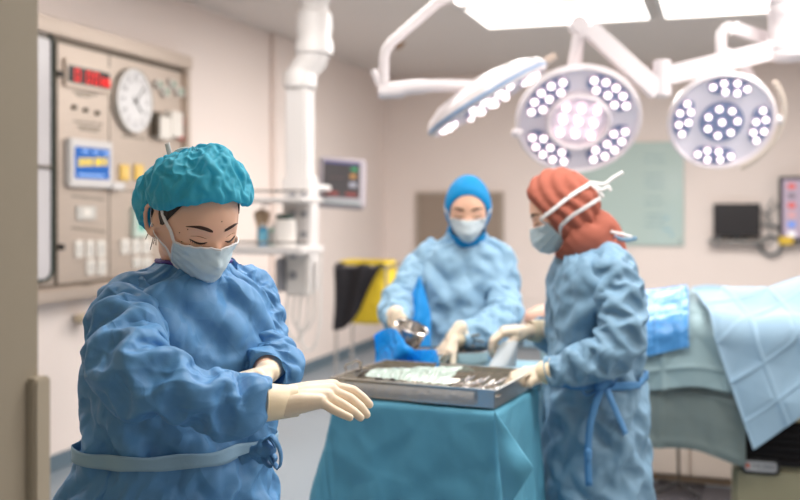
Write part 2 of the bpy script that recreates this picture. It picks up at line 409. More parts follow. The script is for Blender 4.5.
for (px, py) in ((60, 74), (61, 247)):
    t, z = lw(px, py); bm = bmesh.new(); cyl(bm, ML @ Matrix.Translation((-t, PD, z)) @ Matrix.Rotation(-PI/2, 4, 'X'), .017, .03, 16); bmobj('hinge_pin', bm, M_black, pan)
# red seven segment display
bm = bmesh.new(); lbox(bm, 65, 63, 109.5, 90, PD, PD+.022); dsp = bmobj('display_bezel', bm, M_steel, pan, bevel=.003)
tz = lw(67, 73); t2 = lw(108, 78)
zc = (lw(66.5, 64.5)[1]+lw(66.5, 81.5)[1])/2; hh = (lw(66.5, 64.5)[1]-lw(66.5, 81.5)[1])/2
bm = bmesh.new(); bx(bm, ML, (-lw(67, 70)[0], PD+.022, zc-hh), (-lw(108.5, 70)[0], PD+.026, zc+hh)); bmobj('display_glass', bm, mat('dark_red_display', (30, 20, 22), .3), dsp)
M_red = mat('red_led', (230, 30, 30), .5, emit=(235, 45, 42), es=.75)
def seg7(bm, M, x, z, w, h, th, segs='abcdef', y=0):
    for s in segs:
        a, b = {'a': ((0, h), (w, h)), 'b': ((w, h/2), (w, h)), 'c': ((w, 0), (w, h/2)), 'd': ((0, 0), (w, 0)), 'e': ((0, 0), (0, h/2)), 'f': ((0, h/2), (0, h)), 'g': ((0, h/2), (w, h/2))}[s]
        bx(bm, M, (x+a[0]-th/2, y, z+a[1]-th/2), (x+b[0]+th/2, y+.003, z+b[1]+th/2))
X0 = -lw(67, 70)[0]; W_ = -lw(108.5, 70)[0]-X0
for f, wd, hf, sg in ((.15, .1, 1.25, 'abcdef'), (.42, .1, 1.25, 'abcdef'), (.60, .1, 1.25, 'abcdef'), (.79, .07, .8, 'abcdefg'), (.91, .07, .8, 'abcdefg')):
    bm = bmesh.new(); seg7(bm, ML, X0+f*W_, zc-hh*.65, wd*W_, hh*hf, .009, sg, PD+.026); bmobj('digit', bm, M_red, dsp)
# blue screen with yellow figures
M_blue_s = mat('blue_screen', (30, 95, 170), .3, emit=(20, 80, 160), es=.35)
bm = bmesh.new(); lbox(bm, 67, 140, 109.5, 187.5, PD, PD+.04); mon = bmobj('screen_bezel', bm, M_white, pan, bevel=.006)
bm = bmesh.new(); lbox(bm, 71, 148, 105.5, 179, PD+.04, PD+.043); bmobj('screen', bm, M_blue_s, mon)
for k, x in enumerate((75, 80, 85, 91, 95, 100)):
    bm = bmesh.new(); t, z = lw(x, 163-k*.1); seg7(bm, ML, -t, z-.012, .022, .034, .012, 'abcdeg', PD+.043); bmobj('digit', bm, mat('yellow_led', (225, 200, 60), .5, emit=(230, 205, 80), es=.5), mon)
bm = bmesh.new()
for k in range(3):
    t, z = lw(78, 151+0*k); bx(bm, ML, (-t+k*.1, PD+.043, z-.006), (-t+.06+k*.1, PD+.045, z+.004))
t, z = lw(74, 174); bx(bm, ML, (-t, PD+.043, z-.008), (-t+.25, PD+.045, z+.002)); bmobj('screen_lines', bm, mat('pale_led', (150, 180, 220), .5, emit=(120, 160, 215), es=.7), mon)
bm = bmesh.new(); lbox(bm, 108, 182.5, 120, 189.5, PD, PD+.05); bmobj('shelf_bracket', bm, M_white, mon, bevel=.003)
# clock
tcl, zcl = lw(133, 101); MC = ML @ Matrix.Translation((-tcl, PD, zcl)) @ Matrix.Rotation(-PI/2, 4, 'X')
bm = bmesh.new(); lathe(bm, MC, [(0, 0), (.203, 0), (.205, .03), (.202, .036), (.195, .036), (.193, .03), (0, .03)], 48); ck = bmobj('clock_case', bm, mat('clock_rim', (190, 184, 176), .35, metal=.5), pan, smooth=True)
bm = bmesh.new(); lathe(bm, MC, [(.193, .031), (0, .031)], 48); bmobj('clock_face', bm, mat('clock_white', (232, 230, 230), .4), ck)
bm = bmesh.new()
for k in range(60):
    a = 2*PI*k/60; L = .02 if k % 5 == 0 else .009; MM = MC @ Matrix.Rotation(a, 4, 'Z'); bx(bm, MM, (.165-L, -.003 if k % 5 == 0 else -.001, .031), (.168, .003 if k % 5 == 0 else .001, .033))
bmobj('clock_ticks', bm, mat('clock_ink', (95, 92, 92), .5), ck)
bm = bmesh.new(); bx(bm, MC @ Matrix.Rotation(math.radians(-135+180), 4, 'Z'), (-.03, -.0035, .034), (.10, .0035, .037)); bx(bm, MC @ Matrix.Rotation(math.radians(135+180), 4, 'Z'), (-.03, -.0025, .037), (.15, .0025, .04)); cyl(bm, MC @ Matrix.Translation((0, 0, .034)), .01, .008, 16); bmobj('clock_hands', bm, M_black, ck)
def text(name, s, M, size, m, parent=None, ext=.0006, align='CENTER'):
    c = bpy.data.curves.new(name, 'FONT'); c.body = s; c.size = size; c.extrude = ext; c.align_x = align; c.align_y = 'CENTER'; c.materials.append(m)
    o = bpy.data.objects.new('tmp', c); COL.objects.link(o); dg = bpy.context.evaluated_depsgraph_get(); me = bpy.data.meshes.new_from_object(o.evaluated_get(dg)); bpy.data.objects.remove(o)
    me.transform(M); return link(name, me, None, parent, smooth=False)
for k in range(12):
    a = PI/2-2*PI*(k+1)/12; MT = ML @ Matrix.Translation((-tcl+.128*math.cos(a), PD+.034, zcl+.128*math.sin(a))) @ Matrix.Rotation(PI/2, 4, 'X') @ Matrix.Rotation(PI, 4, 'Y') @ Matrix.Scale(-1, 4, (1, 0, 0))
    MT = ML @ Matrix.Translation((-tcl+.128*math.cos(a), PD+.034, zcl+.128*math.sin(a))) @ Matrix(((1, 0, 0, 0), (0, 0, 1, 0), (0, 1, 0, 0), (0, 0, 0, 1)))
    text('clock_number', str(k+1), MT, .035, mat('clock_ink', (95, 92, 92), .5), ck)
# fittings: white outlets, switch plates, knobs, legends
def fit(name, x0, y0, x1, y1, m, d=.02, bev=.003, sub=None):
    bm = bmesh.new(); lbox(bm, x0, y0, x1, y1, PD, PD+d); f = bmobj(name, bm, m, pan, bevel=bev)
    if sub: 
        bm = bmesh.new(); w_ = (x1-x0)*.28; h_ = (y1-y0)*.2; lbox(bm, x0+w_, y0+h_, x1-w_, y1-h_, PD+d, PD+d+.004); bmobj(sub[0], bm, sub[1], f)
M_plate = mat('switch_plate_white', (228, 222, 214), .4)
M_yel = mat('yellow_switch', (226, 190, 105), .5); M_grn = mat('pale_green_cover', (196, 210, 200), .4)
M_rkr = mat('rocker_grey', (200, 196, 190), .4)
for x in (77, 88, 99):
    fit('switch_plate', x-1, 240.5, x+7, 257.5, M_plate, .014, sub=('rocker', M_rkr))
for x in (87.5, 98.5): fit('switch_plate', x, 259.5, x+8, 275, M_plate, .014, sub=('rocker', M_rkr))
for x in (122, 136.5): fit('yellow_switch', x-1, 164.5, x+8, 180.5, M_yel, .014, sub=('rocker', mat('yellow_rocker', (236, 200, 120), .4)))
fit('gauge_window', 78, 206, 97, 220, M_rkr, .01, sub=('gauge_dial', M_plate))
fit('gas_outlet', 133, 206, 146, 237, M_grn, .03, sub=('outlet_cap', mat('teal_cap', (90, 175, 160), .4)))
for x in (122, 133, 143): fit('socket_plate', x, 239, x+8, 254, M_plate, .014, sub=('socket_pins', M_rkr))
for x in (134, 144): fit('socket_plate', x, 257, x+8, 268, M_plate, .014, sub=('socket_pins', M_rkr))
for k, x in enumerate((155.5, 162, 169, 176)): fit('round_outlet', x, 80+(k % 2)*7, x+6.5, 88.5+(k % 2)*8, M_plate, .03, .006, sub=('outlet_cap', mat('dull_green_cap', (120, 150, 130), .4)))
fit('socket_box', 152, 112, 157, 136, M_steel_d, .05)
fit('paper_note', 155, 117, 166, 139, M_plate, .055, .001); fit('paper_note', 166, 112, 177, 137, M_plate, .06, .001)
for y in (122, 137): fit('red_button', 179, y-3, 183, y+3, mat('red_button', (190, 60, 50), .4), .02)
for (px, py) in ((75.5, 107), (87, 110), (98.5, 113)):
    t, z = lw(px, py); bm = bmesh.new(); cyl(bm, ML @ Matrix.Translation((-t, PD, z)) @ Matrix.Rotation(-PI/2, 4, 'X'), .015, .02, 16, .012); bmobj('knob', bm, M_steel_d, pan, smooth=True)
bm = bmesh.new(); random.seed(4)
for (x, y, w_) in ((76, 92, 20), (79, 95, 14), (76, 121, 26), (80, 126, 22), (82, 129, 18), (124, 136, 22), (74, 196, 30), (74, 228, 34), (76, 283, 26), (134, 240, 16), (121, 190, 22)):
    xx = x
    while xx < x+w_:
        ww = random.uniform(1.2, 3.2); t, z = lw(xx, y+(xx-x)*.12); t2, _ = lw(xx+ww, y)
        bx(bm, ML, (-t, PD, z-.006), (-t2, PD+.0012, z+.006)); xx += ww+1.0
bmobj('engraved_legend', bm, mat('legend_ink', (120, 112, 100), .6), pan)
# grab rail below panel
t, z = lw(80, 318)
th = thing('wall_rail', 'short beige rail end on the wall under the steel panel', 'wall rail', R(0, t, z))
bm = bmesh.new(); bx(bm, ML, (-t-.02, .03, z-.03), (-t+.14, .10, z+.02)); bmobj('rail', bm, mat('rail_beige', (188, 172, 148), .5), th, bevel=.015, seg=3)
bm = bmesh.new()
bx(bm, ML, (-t+.03, 0, z-.02), (-t+.08, .035, z+.01))
bmobj('bracket', bm, M_grey, th)

# ---- back wall things.  local frame: x = s, y = out of wall, z up
MB_ = Matrix.Translation(O) @ Matrix(((U.x, V.x, 0, 0), (U.y, V.y, 0, 0), (0, 0, 1, 0), (0, 0, 0, 1)))
def bw(px, py):
    k = (px-400)/1000; s = (11.1*k+.17)/(U.x-k*U.y); D = 11.1+U.y*s
    return s, CAM_H-(py-209)/1000*D
def bbox(bm, x0, y0, x1, y1, d0, d1):
    xm = (x0+x1)/2; bx(bm, MB_, (bw(x0, y0)[0], d0, bw(xm, y0)[1]), (bw(x1, y1)[0], d1, bw(xm, y1)[1]))
th = thing('hatch_panel', 'grey-brown metal hatch on the far wall behind the nurse in the bright blue hood', 'hatch', R(bw(460, 230)[0], 0, .9))
bm = bmesh.new(); bbox(bm, 419, 194, 502, 272, 0, .03); bmobj('plate', bm, mat('hatch_grey', (158, 143, 130), .45, metal=.4, var=.05), th)
bm = bmesh.new()
for c in ((417, 192, 504, 195), (417, 271, 504, 274), (417, 195, 420, 271), (501, 195, 504, 271)): bbox(bm, *c, 0, .045)
bmobj('frame', bm, mat('hatch_frame', (176, 164, 152), .4, metal=.4), th)
th = thing('glass_writing_board', 'pale green glass writing board with faint notes on the far wall', 'board', R(bw(620, 230)[0], 0, 1.1))
bm = bmesh.new(); bbox(bm, 548, 143, 684, 245, .015, .035); bmobj('board', bm, mat('pale_green_glass', (186, 205, 200), .12, coat=.5), th, bevel=.003)
bm = bmesh.new()
for (x, y) in ((552, 147), (680, 147), (552, 241), (680, 241)):
    s, z = bw(x, y); cyl(bm, MB_ @ Matrix.Translation((s, 0, z)) @ Matrix.Rotation(-PI/2, 4, 'X'), .012, .045, 12)
bmobj('standoff', bm, M_chrome, th)
M_ink = mat('faint_ink', (140, 166, 172), .6); M_ink2 = mat('blue_ink', (120, 175, 200), .6); random.seed(8)
bm = bmesh.new()
for y in (155, 161, 174, 180, 186, 197, 203, 214, 219, 225):
    x = 645
    while x < 662+random.random()*4:
        ww = random.uniform(2, 4); h_ = random.uniform(1.0, 2.2); bbox(bm, x, y, x+ww, y+h_, .035, .036); x += ww+1.2
bmobj('handwriting', bm, M_ink, th)
bm = bmesh.new()
for (x, y, w_) in ((665, 217, 4), (664, 229, 7), (670, 234, 4)): bbox(bm, x, y, x+w_, y+1.5, .035, .036)
bmobj('handwriting', bm, M_ink2, th)
# black monitor on shelf bar
th = thing('monitor', 'small black switched-off monitor on a thin wall shelf', 'monitor', R(bw(737, 238)[0], .1, bw(737, 238)[1]))
bm = bmesh.new(); bbox(bm, 713.5, 203.5, 760, 236.5, .07, .12); c = bmobj('casing', bm, M_black, th, bevel=.006)
bm = bmesh.new(); bbox(bm, 716, 206, 757.5, 233, .12, .122); bmobj('screen', bm, mat('dead_screen', (36, 33, 36), .3), th)
bm = bmesh.new(); bbox(bm, 733, 236, 741, 239, .06, .12); bbox(bm, 727, 238.4, 747, 239.6, .03, .16); bmobj('stand', bm, M_black, th)
th = thing('wall_shelf', 'thin pale grey wall shelf under the small black monitor', 'shelf', R(bw(737, 242)[0], 0, bw(737, 242)[1]))
bm = bmesh.new(); bbox(bm, 708, 239.8, 766, 242.2, 0, .2); bmobj('board', bm, mat('shelf_grey', (150, 146, 142), .4), th, bevel=.003)
for x in (716, 754): bm = bmesh.new(); bbox(bm, x, 242, x+2, 246, 0, .15); bmobj('bracket', bm, M_grey, th)
bm = bmesh.new()
th = thing('keyboard', 'small dark object lying at the left end of the wall shelf', 'keyboard', R(bw(716, 239)[0], .1, bw(716, 239)[1]))
bbox(bm, 711, 237.2, 722, 239.6, .08, .18); bmobj('casing', bm, M_black, th, bevel=.004)
bm = bmesh.new(); bbox(bm, 712, 236.6, 721, 237.2, .10, .16); bmobj('keys', bm, M_grey, th)
# big monitor with icons
s0, z0 = bw(778, 241); MM = MB_ @ Matrix.Translation((s0, .12, 0))
th = thing('wall_monitor', 'large wall monitor with a grid of coloured icons at the right edge', 'monitor', R(s0+.3, 0, 1.15))
zt = bw(790, 177)[1]; zb = bw(790, 242)[1]; wd = 1.0
bm = bmesh.new(); bx(bm, MM, (0, 0, zb), (wd, .05, zt)); bx(bm, MM, (.3, -.12, (zb+zt)/2-.1), (.6, 0, (zb+zt)/2+.1)); bmobj('casing', bm, M_black, th, bevel=.006)
bm = bmesh.new(); bx(bm, MM, (.035, .05, zb+.045), (wd-.035, .053, zt-.03)); bmobj('screen', bm, mat('lilac_screen', (150, 135, 150), .3, emit=(178, 160, 178), es=.5), th)
ic = [(205, 90, 80), (215, 210, 215), (90, 180, 110), (90, 140, 220), (60, 120, 215), (235, 235, 240), (200, 150, 150), (120, 110, 120)]
random.seed(2)
for r_ in range(6):
    for c_ in range(6):
        if r_ > 3 and c_ > 3: continue
        k = {(1, 0): 7, (2, 0): 0, (2, 1): 1, (2, 2): 2, (4, 0): 3, (4, 1): 4, (3, 1): 1, (3, 0): 6}.get((r_, c_), random.randrange(8)); bm = bmesh.new()
        x = .08+c_*.155; z = zt-.07-r_*.092
        bx(bm, MM, (x, .053, z-.05), (x+.07, .055, z)); bmobj('icon', bm, mat('icon_%d' % k, ic[k], .4, emit=ic[k], es=.4), th)
th = thing('warning_tag', 'yellow tag hanging at the lower left corner of the large monitor', 'tag', R(s0+.03, .12, zb))
bm = bmesh.new(); bx(bm, MM, (.0, .056, zb-.02), (.13, .066, zb+.06)); bmobj('tag_card', bm, mat('yellow_tag', (226, 190, 60), .5), th, bevel=.012)
# cables
M_cab = mat('cable_grey', (96, 104, 108), .5)
th = thing('cable_coil', 'coiled grey-blue cable hanging between the two wall monitors', 'cable', R(bw(770, 246)[0], 0, 1.1))
s, z = bw(770.5, 245.5); bm = bmesh.new()
for k in range(3):
    c = [MB_ @ Vector((s+(.085+.01*k)*math.cos(a), .05+.015*k, z+(.082+.008*k)*math.sin(a))) for a in [2*PI*i/32 for i in range(33)]]; tube(bm, c, .007, 8)
bmobj('coil', bm, M_cab, th, smooth=True)
bm = bmesh.new()
for pts in (((760, 210), (766, 214), (774, 208), (779, 203)), ((760, 225), (768, 226), (778, 225)), ((761, 222), (769, 228), (770, 238), (770, 245)), ((773, 198), (768, 208), (771, 222), (778, 230)), ((765, 214), (769, 224), (779, 228))):
    L = [MB_ @ Vector((bw(x, y)[0], .06, bw(x, y)[1])) for x, y in pts]; tube(bm, smoothline(L, 6), .006, 6)
bmobj('cable_runs', bm, M_cab, th, smooth=True)
# ---------------------------------------------------------------- ceiling pendant column (far left) with shelves
def wbox(bm, c, sx, sy, sz, rz=-A18):
    bmesh.ops.create_cube(bm, size=1, matrix=Matrix.Translation(c) @ Matrix.Rotation(rz, 4, 'Z') @ Matrix.Diagonal((sx, sy, sz, 1)))
pc = P(300, 209, 6.0)
th = thing('ceiling_pendant', 'white ceiling supply column with two shelves and hanging tubes', 'pendant', (pc.x, pc.y, H))
q = P(314, 0, 6.0)
bm = bmesh.new(); lathe(bm, Matrix.Translation((q.x, q.y, 0)), [(0, H), (.2, H), (.19, H-.05), (.105, H-.08), (.1, 2.72), (.085, 2.7), (.085, 2.66), (.105, 2.64), (.11, 2.55), (.1, 2.5), (.115, 2.46), (.115, 2.40), (.06, 2.37), (0, 2.37)], 32)
bmobj('ceiling_mount', bm, M_white, th, smooth=True)
bm = bmesh.new(); tube(bm, [(q.x, q.y, 2.44), (q.x-.015, q.y, 2.36), (pc.x+.01, pc.y, 2.29), (pc.x, pc.y, 2.22)], [.1, .095, .085, .085], 24); lathe(bm, Matrix.Translation((pc.x, pc.y, 0)), [(0, 2.3), (.09, 2.3), (.1, 2.27), (.1, 2.2), (.075, 2.18), (0, 2.18)], 28)
bmobj('elbow_joint', bm, M_white, th, smooth=True)
bm = bmesh.new(); wbox(bm, (pc.x, pc.y, (2.25+1.62)/2), .14, .14, .64); wbox(bm, (pc.x+.005, pc.y, 1.32), .175, .16, .70); bmobj('column', bm, M_white, th, bevel=.015, seg=3)
for i in range(5):
    for j in range(2): bm = bmesh.new(); wbox(bm, (pc.x+.03-.065*j, pc.y-.09, 1.56-.12*i), .045, .012, .045); bmobj('outlet', bm, M_grey, th, bevel=.004)
for nm, zz, tk in (('upper_shelf', 1.52, .03), ('lower_shelf', 1.235, .045)):
    bm = bmesh.new(); wbox(bm, (pc.x-.115, pc.y-.21, zz), .46, .34, tk); o = bmobj(nm, bm, M_white, th, bevel=.01)
    bm = bmesh.new(); L = [Vector((pc.x-.36, pc.y-.1, zz+.02)), Vector((pc.x-.36, pc.y-.38, zz+.05)), Vector((pc.x+.09, pc.y-.5, zz+.05))]; tube(bm, L, .007, 8); bmobj('rail', bm, M_chrome, o, smooth=True)
bm = bmesh.new(); wbox(bm, (pc.x+.01, pc.y-.02, 1.09), .15, .15, .27); bmobj('control_box', bm, M_whiteplas, th, bevel=.012)
bm = bmesh.new(); wbox(bm, (pc.x-.10, pc.y-.05, 1.08), .05, .1, .2); bmobj('flow_meter', bm, M_grey, th, bevel=.01)
for k, (dx, dp) in enumerate(((-.05, .28), (.03, .22), (.1, .34))):
    x0 = pc.x-.04+dx*.5; bm = bmesh.new(); L = smoothline([(x0, pc.y-.04, .97), (x0-.01, pc.y-.05, .97-dp*.7), (x0+.05, pc.y-.05, .97-dp), (x0+.11, pc.y-.05, .97-dp*.6), (x0+.12, pc.y-.03, 1.05+.1*k)], 8); tube(bm, L, .008, 8); bmobj('tube', bm, M_whiteplas, th, smooth=True)
# things on the shelf
def bottle(name, label, x, d, z, r, h, m, cap=None, capm=None, lab=None):
    p = Vector((x, d, z)); t_ = thing(name, label, 'bottle', p)
    bm = bmesh.new(); lathe(bm, Matrix.Translation(p), [(0, 0), (r*.94, 0), (r, .006), (r, h*.72), (r*.85, h*.8), (r*.4, h*.86), (r*.4, h*.92), (0, h*.92)], 20); bmobj('body', bm, m, t_, smooth=True)
    bm = bmesh.new(); cyl(bm, Matrix.Translation(p+Vector((0, 0, h*.86))), r*.5, h*.14, 16); bmobj('cap', bm, capm or M_whiteplas, t_, smooth=True)
    bm = bmesh.new(); lathe(bm, Matrix.Translation(p), [(r*1.01, h*.2), (r*1.02, h*.22), (r*1.02, h*.6), (r*1.01, h*.62)], 20); bmobj('sticker', bm, lab or M_whiteplas, t_, smooth=True)
zs = 1.235+.0225
b0 = P(263, 240, 5.75); b1 = P(272, 240, 5.85); b2 = P(285, 240, 5.72)
bottle('bottle', 'blue liquid bottle standing on the lower shelf of the white column', b0.x, b0.y, zs, .028, .13, mat('blue_bottle', (70, 150, 190), .3), lab=mat('blue_label', (110, 175, 200), .5))
bottle('bottle', 'pale green bottle beside the white canister on the lower shelf', b1.x, b1.y, zs, .024, .12, mat('green_bottle', (170, 200, 185), .3))
p = Vector((b2.x, b2.y, zs)); t_ = thing('canister', 'round white canister with dark green lid on the lower shelf', 'canister', p)
bm = bmesh.new(); lathe(bm, Matrix.Translation(p), [(0, 0), (.06, 0), (.062, .01), (.062, .14), (.055, .155), (0, .155)], 28); bmobj('body', bm, M_whiteplas, t_, smooth=True)
bm = bmesh.new(); lathe(bm, Matrix.Translation(p), [(0, .155), (.05, .155), (.052, .18), (.045, .185), (0, .185)], 28); bmobj('lid', bm, mat('dark_green_lid', (70, 85, 80), .4), t_, smooth=True)
p = P(262, 222, 5.9); p.z = zs; t_ = thing('sponge_holder', 'tan dispenser behind the blue bottle on the lower shelf', 'dispenser', p)
bm = bmesh.new(); lathe(bm, Matrix.Translation(p), [(0, 0), (.035, 0), (.03, .1), (.045, .16), (.05, .19), (.02, .21), (0, .21)], 16); bmobj('body', bm, mat('tan_dispenser', (190, 165, 140), .6), t_, smooth=True)
bm = bmesh.new(); tube(bm, [p+Vector((0, 0, .2)), p+Vector((0, 0, .235)), p+Vector((.04, 0, .24))], .006, 8); bmobj('spout', bm, M_white, t_, smooth=True)

# patient monitor on an arm
c = P(342, 183, 6.5); Mm = Matrix.Translation(c) @ Matrix.Rotation(math.radians(14), 4, 'Z') @ Matrix.Rotation(math.radians(-14), 4, 'X') @ Matrix.Rotation(math.radians(4), 4, 'Y')
th = thing('patient_monitor', 'grey framed patient monitor with dark screen on an arm left of centre', 'monitor', c)
Sh = Matrix.Identity(4)
bm = bmesh.new(); bx(bm, Mm, (-.155, -.03, -.165), (.155, .05, .165)); bmobj('casing', bm, mat('monitor_grey', (168, 160, 166), .4), th, bevel=.012, seg=3)
bm = bmesh.new(); bx(bm, Mm, (-.130, -.034, -.105), (.112, -.03, .135)); scr = bmobj('screen', bm, mat('dark_screen', (52, 48, 50), .35, emit=(40, 38, 40), es=.3), th)
def scrb(a, b, c_, d_, m):
    bm = bmesh.new(); bx(bm, Mm, (a, -.037, b), (c_, -.034, d_)); bmobj('readout', bm, m, scr)
for (a, b, c_, d_, col) in ((.05, .075, .095, .10, (40, 120, 80)), (.045, .025, .085, .055, (150, 110, 60)), (.04, -.035, .09, .0, (130, 130, 140)), (-.12, -.095, -.03, -.07, (120, 55, 52)), (.02, -.095, .09, -.07, (115, 50, 48)), (-.13, .118, .11, .132, (60, 60, 110)), (-.09, .02, .01, .026, (80, 60, 60))):
    scrb(a, b, c_, d_, mat('readout_%d' % (sum(col)), col, .5, emit=col, es=.3))
bm = bmesh.new(); bx(bm, Mm, (-.13, -.036, -.15), (.12, -.03, -.125)); bmobj('button_bar', bm, mat('button_bar', (140, 148, 150), .4), th)
bm = bmesh.new(); tube(bm, smoothline([c+Vector((0, .07, 0)), c+Vector((-.05, .2, -.03)), Vector((pc.x+.1, pc.y+.2, 1.6)), Vector((pc.x, pc.y+.03, 1.6))], 6), .022, 12); bmobj('arm', bm, M_white, th, smooth=True)

# linen hamper with yellow bag and black sheet
Mh = Matrix.Translation((P(368, 209, 7.5).x, 7.5, 0)) @ Matrix.Rotation(-A18, 4, 'Z')
th = thing('linen_hamper', 'wheeled steel hamper stand holding a yellow bag near the far corner', 'hamper', Mh.translation)
bm = bmesh.new()
fr = [(-.19, -.17), (.2, -.17), (.2, .17), (-.19, .17)]
for (x, y) in fr: tube(bm, [Mh @ Vector((x, y, .09)), Mh @ Vector((x, y, 1.06))], .011, 10)
for zz in (.14, 1.05):
    tube(bm, [Mh @ Vector((x, y, zz)) for x, y in fr+fr[:1]], .011, 10)
bmobj('frame', bm, M_chrome, th, smooth=True)
for (x, y) in fr:
    bm = bmesh.new(); cyl(bm, Mh @ Matrix.Translation((x-.012, y, .04)) @ Matrix.Rotation(PI/2, 4, 'Y'), .04, .024, 20); bmobj('castor', bm, M_black, th, smooth=True)
def bagG(Mx, w_, d_, z0, z1, n=20, m=48):
    G = np.zeros((n, m, 3))
    for i in range(n):
        f = i/(n-1); k = 1-.25*f**3 if f < .95 else .5
        for j in range(m):
            a = 2*PI*j/m; ca, sa = math.cos(a), math.sin(a); e = .45
            G[i, j] = Mx @ Vector((w_*k*abs(ca)**e*math.copysign(1, ca), d_*k*abs(sa)**e*math.copysign(1, sa), z1+(z0-z1)*f))
    return G
G = bagG(Mh, .19, .165, .62, 1.085); pin = np.zeros(G.shape[:2]); pin[:2] = 1
G = cloth(G, growu=1.05, growv=1.05, steps=60, pin=pin, anchor=.05, jitter=.008, seed=4)
tag(grid_mesh('linen_bag', G, cloth_mat('yellow_bag', (232, 205, 60), .5, .2), closed=True), 'bright yellow bag hanging in the steel hamper stand', 'bag')
# black sheet hanging over the front of the hamper
pts = np.zeros((16, 20, 3))
for i in range(16):
    for j in range(20):
        f = j/19; g = i/15; drop = .45*(1-f**2.6)+.05
        x = -.205+.41*f-.10*g*f+.02*math.sin(g*3); y = -.19-.015*math.sin(f*14+g*2)-.01*g
        z = 1.075-drop*g; 
        if i == 0: y += .05
        pts[i, j] = Mh @ Vector((x-.0*g, y, z))
tag(grid_mesh('black_sheet', pts, cloth_mat('black_cloth', (38, 36, 40), .7, .0), solid=.003), 'black sheet draped over the front of the yellow bag', 'sheet')

# ---------------------------------------------------------------- surgical lamps
M_lampw = mat('lamp_enamel', (226, 218, 220), .3, coat=.3)
M_lampg = mat('lamp_face_grey', (230, 222, 230), .35)
M_pad = mat('lamp_led_recess', (122, 132, 165), .35)
M_led = mat('led_lens', (255, 240, 240), .3, emit=(255, 240, 240), es=3.0)
M_ledr = mat('led_collar', (215, 200, 212), .3, emit=(225, 190, 205), es=.25)
led_me = {}
def lamp_head(name, label, c, d, Rr, layout, roll=0, ring=False, spot=60):
    M = aim(c, d) @ Matrix.Rotation(roll, 4, 'Z')
    th = thing(name, label, 'surgical lamp', c, 'ceiling mounted surgical lamps')
    bm = bmesh.new(); lathe(bm, M, [(0, -.085), (Rr*.3, -.08), (Rr*.75, -.055), (Rr*.97, -.025), (Rr*1.03, .0), (Rr*1.03, .02), (Rr*.985, .032), (Rr*.955, .022), (Rr*.955, .012)], 72); bmobj('housing', bm, M_lampw, th, smooth=True)
    bm = bmesh.new(); lathe(bm, M, [(Rr*.955, .015), (Rr*.9, .012), (Rr*.5, .008), (0, .008)], 72); bmobj('face_plate', bm, M_lampg, th, smooth=True)
    if ring:
        bm = bmesh.new(); lathe(bm, M, [(Rr*.53, .01), (Rr*.53, .035), (Rr*.50, .045), (Rr*.46, .035), (Rr*.45, .012)], 60); bmobj('centre_ring', bm, M_lampw, th, smooth=True)
    for (ang, span, r0, r1, n) in layout['pads']:
        bm = bmesh.new(); A = []; B = []
        for k in range(n+1):
            a = math.radians(ang-span+2*span*k/n); e = 1-abs(2*k/n-1)**4
            rm = (r0+r1)/2; hw = (r1-r0)/2*max(.35, e**.5)
            A.append(bm.verts.new(M @ Vector((Rr*(rm-hw)*math.cos(a), Rr*(rm-hw)*math.sin(a), .018)))); B.append(bm.verts.new(M @ Vector((Rr*(rm+hw)*math.cos(a), Rr*(rm+hw)*math.sin(a), .018))))
        for k in range(n): bm.faces.new((A[k], B[k], B[k+1], A[k+1]))
        ex = bmesh.ops.extrude_face_region(bm, geom=list(bm.faces)); bmesh.ops.translate(bm, verts=[v for v in ex['geom'] if isinstance(v, bmesh.types.BMVert)], vec=-(M.to_3x3() @ Vector((0, 0, 1)))*.008)
        bmobj('led_recess', bm, M_pad, th)
    if 'disc' in layout:
        bm = bmesh.new(); lathe(bm, M, [(layout['disc']*Rr, .01), (layout['disc']*Rr, .02), (0, .02)], 40); bmobj('centre_recess', bm, M_pad if not ring else M_lampg, th)
    for (x, y) in layout['leds']:
        key = round(Rr, 3)
        if key not in led_me:
            bm = bmesh.new(); lathe(bm, Matrix.Identity(4), [(Rr*.052, 0), (Rr*.052, .012), (Rr*.042, .02), (0, .026)], 16); me = bpy.data.meshes.new('led_lens'); bm.to_mesh(me); bm.free(); me.materials.append(M_led); me.polygons.foreach_set('use_smooth', [True]*len(me.polygons))
            bm = bmesh.new(); lathe(bm, Matrix.Identity(4), [(Rr*.074, 0), (Rr*.072, .008), (Rr*.052, .01)], 16); m2 = bpy.data.meshes.new('led_collar'); bm.to_mesh(m2); bm.free(); m2.materials.append(M_ledr)
            led_me[key] = (me, m2)
        a, b = led_me[key]
        MM = M @ Matrix.Translation((x*Rr, y*Rr, .018))
        o = bpy.data.objects.new('led_lens', a); COL.objects.link(o); o.parent = th; o.matrix_parent_inverse = Matrix.Translation(-Vector(th.location)); o.matrix_basis = MM
        o2 = bpy.data.objects.new('collar', b); COL.objects.link(o2); o2.parent = o
    bm = bmesh.new(); lathe(bm, M, [(.02, .02), (.022, .10), (.018, .12), (0, .125)], 16)
    if not ring: bm.free()
    else: bm.free()
    l = bpy.data.lights.new('lamp_beam', 'SPOT'); l.energy = spot; l.spot_size = math.radians(75); l.spot_blend = .8; l.shadow_soft_size = Rr*.8; l.color = (1, .96, .93)
    lo = bpy.data.objects.new('lamp_beam', l); COL.objects.link(lo); lo.matrix_world = aim(Vector(c)+Vector(d).normalized()*.05, -Vector(d)); 
    return th, M
def polar(l): return [(r*math.cos(math.radians(a)), r*math.sin(math.radians(a))) for a, r in l]
L1 = {'pads': [(a, 34, .56, .92, 16) for a in (45, 135, 225, 315)], 'leds': []}
for a in (45, 135, 225, 315): L1['leds'] += polar([(a-27, .80), (a-13.5, .83), (a, .84), (a+13.5, .83), (a+27, .80), (a-19, .64), (a, .66), (a+19, .64)])
L1['leds'] += [(x*.25+.05*y, y*.24-.05*x) for x in (-1, 0, 1) for y in (-1, 0, 1)]
